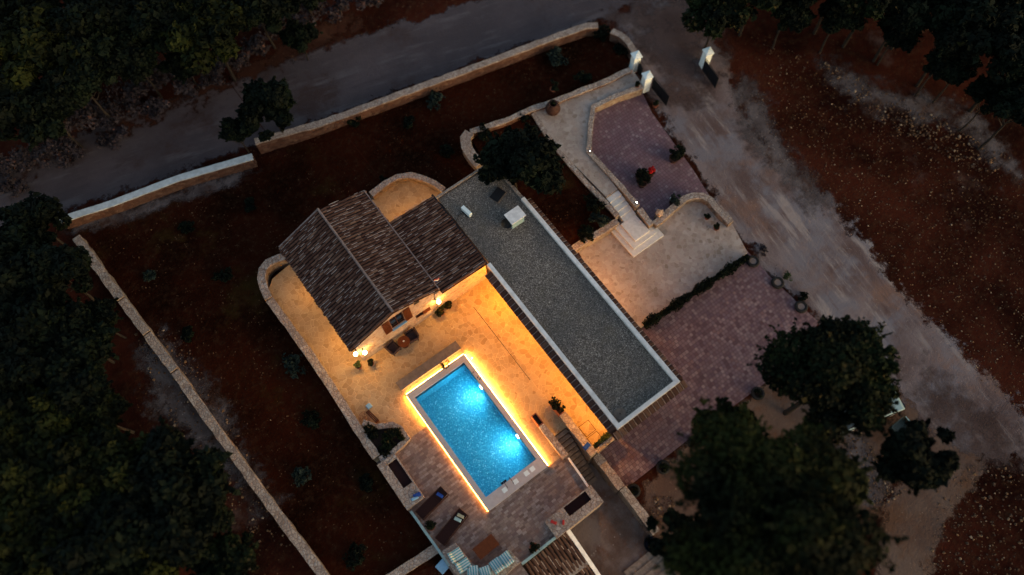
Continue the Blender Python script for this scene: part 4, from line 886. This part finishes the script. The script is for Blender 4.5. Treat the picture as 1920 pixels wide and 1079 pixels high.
pot('small round dark potted bush just right of the house corner lanterns', P(697,684,.1), .16,.28,.2,m_=m_fol[2],sd=12)
for i,((px,py),lb) in enumerate((((826,566),'upper of the three round potted bushes by the right wall lantern'),((839,577),'right of the three round potted bushes by the right wall lantern'),((828,589),'lower left of the three round potted bushes by the right wall lantern'))): pot(lb,P(px,py,.05),.18,.25,.33,m_=m_fol[2],sd=20+i)
pot('ball-shaped bush in a pot between the two sun loungers', P(809,988,.05),.22,.25,.36,m_=m_fol[2],sd=30); pot('ball-shaped bush in a pot beside the parapet above the lower roof', P(1001,1027,.05),.22,.25,.34,m_=m_fol[2],sd=31)
pot('leafy bush beside the path pot', P(1037,170,.3), .2,.2,.42,m_=m_fol[0],sd=33)
q = P(1036,212,PZ); t = thing('clay_jar', 'big dark clay jar with two handles standing on the path', 'jar', q)
MB().lathe([(.22,0),(.42,.25),(.5,.5),(.44,.75),(.24,.92),(.22,1.0),(.3,1.08),(.26,1.08),(.18,1.0)],(0,0,0),20,False).build('jar_body', m_dpot, t, world=False, smooth=True)
for s in (-1,1): MB().tube([(s*.22,0,1.0),(s*.42,0,.98),(s*.44,0,.8)],.035,6).build('handle', m_dpot, t, world=False)
addmesh('foliage', leaf_mesh('leaves',(.2,.2,.15),160,.05,34,m_fol[2],5), t, (0,0,1.1))
# plum paving pots
def PU(px,py): return PT(px,py,.03)
for i,(px,py,r_,m_,lb) in enumerate(((1199,336,.34,m_fol[0],'large dark potted bush at the left of the group with the red flowers'),(1210,340,.28,m_fol[2],'lower dark potted bush in the group on the plum paving'),(1203,348,.3,m_fol[0],'lowest dark potted bush of the group with the red flowers'),(1262,302,.36,m_fol[0],'large dark potted bush near the drive edge of the plum paving'),(1272,295,.32,m_fol[2],'round potted bush behind the large one near the drive edge'),(1262,385,.3,m_fol[3],'dark green potted bush against the curved terrace wall'))): pot(lb,PU(px,py),.30,.40,r_*1.45,m_=m_,potm=m_dpot,sd=40+i)
pot('potted geranium with bright red flowers on the plum paving', PU(1220,330), .2,.55,.27,m_=m_flower,potm=m_dpot,sd=50)
q = PU(1258,375); t = thing('white_pot', 'tiny white pot beside the bush at the curved wall', 'pot', q); MB().lathe([(.07,0),(.1,.18),(.08,.18),(.05,.02)],(0,0,0),12,False).build('pot_body', m_white, t, world=False); MB().lathe([(.075,.13),(.075,.15)],(0,0,0),12).build('soil', m_soil_shade, t, world=False)
pot('small round potted bush on the terrace under the curved wall', P(1325,410,TZ),.16,.22,.2,m_=m_fol[2],sd=53); pot('dark potted bush on the terrace at the end of the curved wall', P(1342,430,TZ),.18,.24,.24,m_=m_fol[2],sd=54)
pot('small clay pot plant at the foot of the open gate leaf', PU(1228,200),.2,.3,.2,m_=m_terra and m_fol[2],sd=55); pot('small bush at the foot of the middle gate pillar', P(1194,164,PZ),.14,.2,.2,m_=m_fol[2],sd=56)
# tyre planters
def tyre(label, q, m_, r=.30, fr=.26, sd=1, leaf=True):
    t = thing('tyre_planter', label, 'planter', q, sd, 'round planters along the drive and paving')
    MB().torus((0,0,.12),r,.11).build('tyre', m_rubber, t, world=False, smooth=True); MB().lathe([(r-.02,.0),(r-.02,.17)],(0,0,0),18).build('soil', m_conc if not leaf else m_soil_shade, t, world=False)
    if leaf: addmesh('foliage', leaf_mesh('leaves',(fr,fr,.25),int(260),.06,sd,m_,7), t, (0,0,.25))
for i,(px,py,lb,lf) in enumerate(((1411,492,'round black planter at the east end of the clipped hedge',0),(1457,532,'round black planter by the drive with a straggly bush beside it',0),(1501,577,'round black planter nearest the big tree beside the drive',0),
    (1420,739,'round planter at the far right of the row along the lower paving',1),(1357,790,'round planter second from the right along the lower paving',1),(1302,831,'round planter in the middle of the row along the lower paving',1),(1243,877,'round planter second from the left along the lower paving',1),(1187,921,'round planter next to the courtyard wall at the paving corner',1))):
    tyre(lb, PT(px,py,.03), m_fol[2], sd=60+i, leaf=bool(lf))
def bush(label, q, r, key, m_, n=900, size=.07, flat=.7, group=None, cat='shrub', name='shrub', lob=9, sq=1):
    me = leafy(key+str(round(r,1)), (r,r*sq,r*flat), n, size, hash(key)%97, m_, lob)
    t = thing(name, label, cat, q, random.random()*6, group)
    addmesh('foliage', me, t, (0,0,r*flat*.55)); MB().tube([(0,0,-.05),(.02,.01,r*flat*.5)],.03+r*.03,6).build('stem', m_bark, t, world=False); return t
bush('thorny purple-brown bush above the first black planter by the drive', PT(1430,470), .35,'brushA',m_brush,300); bush('straggly thin bush right of the second black planter', PT(1474,524), .45,'brushB',m_pots,200,.06); bush('dark rosette plant right behind the third black planter', PT(1503,560), .36,'dkA',m_fol[0],400)
c = P(1222,1021,-2.3); t = thing('round_tub', 'round dark tub with a pale object inside at the end of the courtyard wall', 'tub', (c[0],c[1],-2.39)); MB().lathe([(.42,0),(.5,.35),(.46,.35),(.38,.04)],(0,0,0),22,False).build('tub_wall', m_rubber, t, world=False); MB().lathe([(.42,.2),(.42,.22)],(0,0,0),22).build('tub_water', m_glass, t, world=False); MB().lathe([(.07,.23),(.05,.27)],(.12,.05,0),10).build('float', m_teal, t, world=False)
c = P(832,1062,-.5); t = thing('storage_box', 'pale blue lidded box on the ground left of the curved bench', 'box', (c[0],c[1],-.596), R(10)); MB().box(-.3,.3,-.26,.26,0,.4).build('box_body', m_lblue, t, world=False, bev=.02); MB().box(-.33,.33,-.29,.29,.402,.46).build('lid', m_lblue, t, world=False, bev=.02)
# stair planters
for lb,x0,x1,y0,y1 in (('small dark trough planter at the top of the pool side stair wall',2.96,3.3,-1.88,-1.15),('dark trough planter with trailing plants at the top of the patio side stair wall',4.25,4.62,-2.08,-1.2)):
    t = thing('trough_planter', lb, 'planter', ((x0+x1)/2,(y0+y1)/2,0)); f = MB(); f.box(x0,x1,y0,y0+.05,0,.5); f.box(x0,x1,y1-.05,y1,0,.5); f.box(x0,x0+.05,y0+.05,y1-.05,0,.5); f.box(x1-.05,x1,y0+.05,y1-.05,0,.5); f.build('trough', m_terra, t); MB().box(x0+.05,x1-.05,y0+.05,y1-.05,.0,.42).build('soil', m_soil_shade, t)
    if x0 > 4: addmesh('foliage', leaf_mesh('leaves',(.42,.5,.3),500,.06,71,m_fol[2],8), t, (.12,0,.55))
# lit corner hedge and wall
stone_wall('garden_wall', 'low wall closing the lit corner of the patio above the lower paving', [(4.72,-4.84),(6.3,-4.78)], .16, -1.3, .12, m=m_wall)
def hedge(label, a, b, w_, h, z, m_, n, seed):
    a, b = Vector(a), Vector(b); L = (b-a).length; rg_ = np.random.default_rng(seed); mid = (a+b)/2; t = thing('hedge', label, 'hedge', (mid.x,mid.y,z), math.atan2((b-a).y,(b-a).x))
    k = int(n); c = np.stack([rg_.uniform(-L/2,L/2,k), rg_.normal(0,.5,k).clip(-1,1)*w_/2, rg_.uniform(.0,1,k)**.6*h],1); wob = .75+.3*np.sin(c[:,0]*3.1)+.15*np.sin(c[:,0]*7.3+1); c[:,1] *= wob; c[:,2] *= (.7+.3*wob)
    nrm = rg_.normal(size=(k,3))+np.array((0,0,.6)); nrm /= np.linalg.norm(nrm,axis=1)[:,None]; u = np.cross(nrm,rg_.normal(size=(k,3))); u /= np.linalg.norm(u,axis=1)[:,None]; v = np.cross(nrm,u); s = .06*rg_.uniform(.6,1.5,(k,1))
    V = np.stack([c-u*s,c-v*s*.6,c+u*s,c+v*s*.6],1).reshape(-1,3); mb = MB(); mb.v = [tuple(map(float,x)) for x in V]; mb.f = [(4*i,4*i+1,4*i+2,4*i+3) for i in range(k)]; mb.build('foliage', m_, t, world=False)
    st_ = MB(); [st_.tube([(x,0,-.05),(x+.05,.02,h*.6)],.02,5) for x in np.arange(-L/2+.2,L/2,.5)]; st_.build('stems', m_bark, t, world=False)
hedge('narrow clipped hedge along the patio corner wall', (4.8,-4.55,0),(6.1,-4.5,0), .35,.4,0,m_pots,700,3)
ha, hb = P(1208,612,TZ), P(1402,483,TZ); hedge('long dark clipped hedge between the stone terrace and the lower paving', ha, hb, .62,.75,TZ-.3,m_fol[0],9000,4)
# planter shrubs
bush('dark spiky bush in the curved planter by the west wall', P(697,812,.25), .5,'dkB',m_fol[0],700); bush('low green bush filling the curved planter', P(735,822,.25), .7,'midA',m_fol[2],1500,.06,.5)
bush('green creeper on the ledge corner of the curved planter', P(722,845,.25), .42,'midB',m_fol[2],600,.06,.5)
# garden shrubs
gs = [(557,682,.95,3,'large silver spiky shrub against the west terrace wall'),(350,427,.6,0,'small dark shrub in the northwest of the red garden'),(280,519,.5,3,'small silver shrub near the west boundary wall'),(356,627,.6,0,'low dark shrub halfway along the west garden'),(420,515,.65,0,'dark shrub left of the rounded patio corner'),(470,380,.6,0,'dark shrub north-west of the tiled roof'),(588,782,.7,0,'dark shrub south of the big silver shrub'),(565,897,.75,3,'silver shrub in the south of the west garden'),(668,1045,.9,0,'dark shrub at the bottom of the garden near the deck'),(665,228,.7,2,'dark bush against the roadside wall right of the double tree'),(820,190,.9,3,'grey-green bush below the middle of the roadside wall'),(1045,108,1.1,3,'wide grey-green bush in the east of the long garden'),(1089,150,.8,0,'round dark bush on the dividing wall near the path'),(1128,60,.9,0,'dark bush at the gap of the roadside wall'),(1166,88,.8,0,'dark bush beside the first gate pillar'),(767,232,.5,0,'tiny dark shrub in the middle of the long garden'),(835,283,.6,0,'small dark shrub above the flat roof corner'),(905,252,.7,0,'dark bush inside the curve of the dividing wall'),(978,220,.6,0,'dark bush at the north edge of the tree bed'),(1112,385,.8,0,'dark bush on the tree bed beside the garden steps'),(1123,418,.7,3,'silver-green bush in the tree bed near the terrace wall'),(1095,440,.7,0,'round dark bush in the tree bed corner next to the building'),(720,340,.5,0,'small dark bush outside the rounded recess'),(690,905,.5,0,'tiny dark shrub beside the west deck ledge')]
for i,(px,py,r_,k,lb) in enumerate(gs):
    q = PT(px,py+4) if not 884 < px < 1126 or py < 215 else P(px,py,.05)
    bush(lb, q, r_*.9, 'gs%d'%(i%5)+'m%d'%k, m_fol[k], 700 if k != 3 else 500, .085 if k != 3 else .11, .6, 'shrubs planted in the red garden')
# ================================================================ TREES
def tree(label, px, py, rpx, h, k, key, group=None, rz=None, name='tree', size=.2, n=9000, flat=.62, lob=18, zc=None):
    zc = zc or h-rpx/31*flat*.5; r = rpx/31.0*(45.6-zc)/45/1.05; c = P(px,py,zc-.6); z0 = T(c[0],c[1])
    kk = 'tree_'+key
    if kk not in LM: LM[kk] = leaf_mesh(kk,(1,1,flat),n,size,sum(map(ord,key)),m_fol[k],lob,lobe_r=(.2,.42))
    tk = 'trunk_'+key
    if tk not in LM: LM[tk] = trunk_mesh(tk,1,.022,sum(map(ord,key)),6,.35)
    t = thing(name, label, 'tree', (c[0],c[1],z0), rz if rz is not None else random.random()*6, group)
    o = addmesh('crown', LM[kk], t, (0,0,zc-.6-z0)); o.scale = (r,r,r)
    o = addmesh('trunk', LM[tk], t); hh = max(1.2,zc-.6-z0+r*.15); o.scale = (hh,hh,hh); return t
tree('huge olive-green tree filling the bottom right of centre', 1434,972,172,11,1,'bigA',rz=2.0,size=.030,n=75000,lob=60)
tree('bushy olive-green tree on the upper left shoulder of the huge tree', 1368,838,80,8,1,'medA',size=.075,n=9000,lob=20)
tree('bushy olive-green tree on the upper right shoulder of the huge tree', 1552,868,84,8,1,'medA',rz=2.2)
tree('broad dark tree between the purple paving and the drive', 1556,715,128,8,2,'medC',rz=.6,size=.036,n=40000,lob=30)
tree('dark ragged tree overhanging the parked vehicles', 1712,858,80,7,0,'medB',size=.07,n=10000,lob=16)
tree('dark olive tree leaning over the gravel roof', 970,304,92,5,0,'medD',size=.07,n=12000,lob=22)
tree('larger round tree of the pair beside the road', 505,207,80,4.5,0,'medB',rz=1.0); tree('smaller round tree of the pair beside the road', 442,247,38,3.6,0,'medB',rz=3.0)
tree('dark tree right of the bottom olive tree by the courtyard tub', 1270,1020,62,5,0,'medB',rz=5)
fl_ = [(70,425,80,7,0),(20,520,90,8,0),(110,520,85,8,0),(60,620,95,8,0),(145,640,75,7,0),(30,720,90,9,0),(140,730,80,8,0),(60,810,85,9,1),(185,600,45,5,0),(180,780,60,7,1),
 (225,880,85,8,1),(325,900,98,8,0),(110,930,110,9,1),(20,900,80,9,1),(310,1000,95,8,0),(200,1010,100,9,0),(60,1040,110,9,1),(425,1062,60,6,2),(250,1090,90,8,1),(385,965,60,7,0),
 (80,90,110,9,1),(10,200,100,8,0),(190,50,100,9,0),(150,150,80,8,0),(300,30,100,9,0),(390,60,100,9,1),(250,110,70,7,0),(480,10,90,8,0),(50,20,90,9,0),(90,210,80,7,0),(360,0,90,9,0),(560,70,42,4,0),(240,-40,120,10,0),(560,-40,90,8,0),
 (1345,20,80,7,2),(1420,-20,80,8,2),(1500,-30,70,8,0),(1640,-15,80,9,2),(1740,-10,90,9,0),(1840,40,100,9,0),(1910,110,90,9,0),(1790,70,70,8,0),(1915,200,60,7,0),(1700,20,60,8,0),(1890,0,100,10,0),(1580,-40,80,9,0),(1800,130,45,5,0),(1480,22,55,6,0),(1575,30,60,6,0),(1685,62,52,5,0),(1765,118,45,5,0),(1855,185,50,5,0),(345,120,45,4,0)]
ORD = 'first second third fourth fifth sixth seventh eighth ninth tenth eleventh twelfth thirteenth fourteenth fifteenth sixteenth seventeenth eighteenth nineteenth twentieth'.split()
cnt = {}
for px,py,rp,h,k in sorted(fl_, key=lambda q: (q[1] if q[1] > 330 and q[0] < 600 else q[0])):
    side,way = ('left forest','counting down from the road') if py > 330 and px < 600 else (('wood above the road','counting from the left') if px < 700 else ('top right wood','counting from the left'))
    c_ = cnt.get(side,0); cnt[side] = c_+1; hz = {0:'dark',1:'olive-green',2:'thin dark'}[k]
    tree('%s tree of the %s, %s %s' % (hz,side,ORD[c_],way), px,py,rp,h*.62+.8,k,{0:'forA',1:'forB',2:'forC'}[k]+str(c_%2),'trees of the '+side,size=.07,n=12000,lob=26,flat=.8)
# dry brush along the far verge
bs = [(10,330,1.3),(45,312,1.4),(85,290,1.5),(120,262,1.6),(160,240,1.6),(200,222,1.5),(240,205,1.5),(275,178,1.6),(310,160,1.5),(350,165,1.3),(400,150,1.1),(440,125,1.2),(480,100,1.2),(520,60,1.3),(590,42,1.3),(640,25,1.4),(690,10,1.3),(140,295,1.1),(215,265,1.0),(30,360,1.0),(300,215,1.0)]
BR = sorted(range(len(bs)), key=lambda j: bs[j][0]); BL = {j: ('leftmost of all' if n_ == 0 else 'rightmost of all' if n_ == len(bs)-1 else (ORD+['twenty-first'])[n_]+' counting from the left edge') for n_, j in enumerate(BR)}
for i,(px,py,r_) in enumerate(bs):
    q = PT(px,py); bush('grey-purple dry bush in the belt beyond the road, %s' % BL[i], q, r_, 'br%d'%(i%4), m_brush, 1100, .10, .75, 'dry bushes along the far side of the road', lob=14)
# scattered stones and fallen leaves (nobody could count these)
def scatter(name, regions, n, smin, smax, m_, seed, z=.02):
    rg_ = random.Random(seed); mb = MB()
    for poly, k in regions:
        w_ = [PT(*p)[:2] for p in poly]; xs_ = [p[0] for p in w_]; ys_ = [p[1] for p in w_]; c = 0
        while c < k*n:
            x, y = rg_.uniform(min(xs_),max(xs_)), rg_.uniform(min(ys_),max(ys_))
            if not inside(x,y,w_): continue
            c += 1; s = rg_.uniform(smin,smax)*rg_.choice((.5,.8,1,1.4)); a = rg_.random()*6; zz = T(x,y); rr = [s*rg_.uniform(.6,1.1) for _ in range(5)]
            vs_ = [(x+rr[i]*math.cos(a+i*1.257), y+rr[i]*math.sin(a+i*1.257), zz+.0) for i in range(5)]+[(x+rr[i]*.6*math.cos(a+i*1.257), y+rr[i]*.6*math.sin(a+i*1.257), zz+s*rg_.uniform(.4,.8)) for i in range(5)]
            mb.add(vs_, [(i,(i+1)%5,(i+1)%5+5,i+5) for i in range(5)]+[(5,6,7,8,9)])
    return mb.build(name, m_, kind='stuff', label='small loose stones scattered over the red ground', cat='stones')
def stonemat():
    m, t, b = newmat('loose_stones'); n = N(t); i = n.n('ShaderNodeNewGeometry').outputs['Random Per Island']
    n.put(b.inputs['Base Color'], n.ramp(i,[(0,(.035,.016,.009)),(.5,(.07,.035,.018)),(.85,(.15,.08,.035)),(1,(.24,.18,.13))])); b.inputs['Roughness'].default_value = .95; return m
m_stones = stonemat()
fieldR = [(1440,60),(1920,330),(1920,820),(1780,640),(1560,380),(1400,180)]
scatter('loose_stones', [(fieldR,1)], 2600, .02,.055, m_stones, 5)
scatter('yard_rubble', [([(250,620),(330,610),(470,850),(560,1030),(480,1020),(330,820)],.35),([(1530,110),(1700,190),(1900,300),(1850,330),(1650,230)],.4),([(1760,870),(1930,870),(1930,1090),(1740,1090)],.3),([(1590,780),(1700,920),(1640,960),(1570,850)],.3),([(1225,930),(1262,930),(1262,985),(1215,975)],.12)], 1500, .03,.09, m_stones, 6)['label'] = 'pale broken rubble lying in heaps around the edges of the property'
scatter('garden_stones', [([(170,440),(480,330),(700,400),(500,500),(520,600),(830,1060),(620,1060)],1)], 500, .015,.035, m_stones, 8)['label'] = 'tiny stones dotted over the walled red garden'
# ================================================================ VEHICLES under the trees
q = PT(1700,765)
dirv = Vector(PT(1585,775))-Vector(PT(1690,735)); rz = math.atan2(-dirv.y,-dirv.x)
m_carp = plain('pale_car_paint', (.25,.36,.38), .35, .05, 3, bump=0)
t = thing('parked_car', 'pale car parked beneath the dark trees at the edge of the drive', 'car', (0,0,0), rz); cq = P(1633,760,0); t.location = (cq[0],cq[1],T(cq[0],cq[1]))
bodyp = [(-2.05,.28),(-2.1,.62),(-1.95,.78),(-1.35,.86),(-.95,.92),(.95,.94),(1.85,.86),(2.05,.68),(2.1,.3)]
mb = MB(); n = len(bodyp); mb.add([(x,s*.84,z) for s in (-1,1) for x,z in bodyp], [tuple(range(n)), tuple(range(2*n-1,n-1,-1))]+[(i+1,i,i+n,i+n+1) for i in range(n-1)]+[(0,n-1,2*n-1,n)]); mb.build('body', m_carp, t, world=False, bev=.05)
cab = [(-1.75,.88,.78),(-1.35,1.38,.66),(.35,1.42,.66),(1.05,.93,.78)]; mb = MB(); mb.add([(x,-y_,z) for x,z,y_ in cab]+[(x,y_,z) for x,z,y_ in cab],[(0,1,5,4),(2,3,7,6),(0,3,2,1),(4,5,6,7)]); mb.build('window_glass', m_glass, t, world=False)
MB().add([(-1.35,-.66,1.385),(.35,-.66,1.425),(.35,.66,1.425),(-1.35,.66,1.385),(-1.3,-.6,1.43),(.3,-.6,1.46),(.3,.6,1.46),(-1.3,.6,1.43)],[(0,1,5,4),(1,2,6,5),(2,3,7,6),(3,0,4,7),(4,5,6,7)]).build('roof', m_carp, t, world=False)
for x in (-1.3,1.3):
    for s in (-1,1):
        wh = MB().lathe([(.30,-.1),(.32,-.06),(.32,.06),(.30,.1)],(0,0,0),18).build('wheel', m_rubber, t, world=False); wh.location = (x,s*.78,.32); wh.rotation_euler = (R(90),0,0)
        rm = MB().lathe([(.18,-.112),(.18,.112)],(0,0,0),14).build('rim', m_step, wh, world=False)
for s in (-1,1): MB().box(2.06,2.12,s*.62-.14,s*.62+.14,.58,.70).build('headlight', m_glass, t, world=False); MB().box(-2.13,-2.07,s*.65-.12,s*.65+.12,.55,.72).build('tail_light', m_red, t, world=False)
c = PT(1696,822); t = thing('small_trailer', 'dark green open trailer with pale rail half hidden under the ragged tree', 'trailer', c, rz-R(75)); m_green = plain('dull_green_paint', (.012,.028,.024), .5, .2, 6)
MB().box(-.95,.95,-.5,.5,.42,.48).build('bed', m_green, t, world=False); f = MB(); f.box(-.95,.95,-.55,-.501,.42,.8); f.box(-.95,.95,.501,.55,.42,.8); f.box(-1.0,-.951,-.5,.5,.42,.8); f.box(.951,1.0,-.5,.5,.42,.8); f.build('side_boards', m_green, t, world=False); MB().box(-.95,.95,.5,.56,.802,.84)  .build('rail', m_teal, t, world=False)
for s in (-1,1): wh = MB().lathe([(.26,-.08),(.28,0),(.26,.08)],(0,0,0),16).build('wheel', m_rubber, t, world=False); wh.location = (0,s*.66,.28); wh.rotation_euler = (R(90),0,0)
MB().tube([(1.0,0,.45),(1.9,0,.42)],.04,6).build('drawbar', m_black, t, world=False)
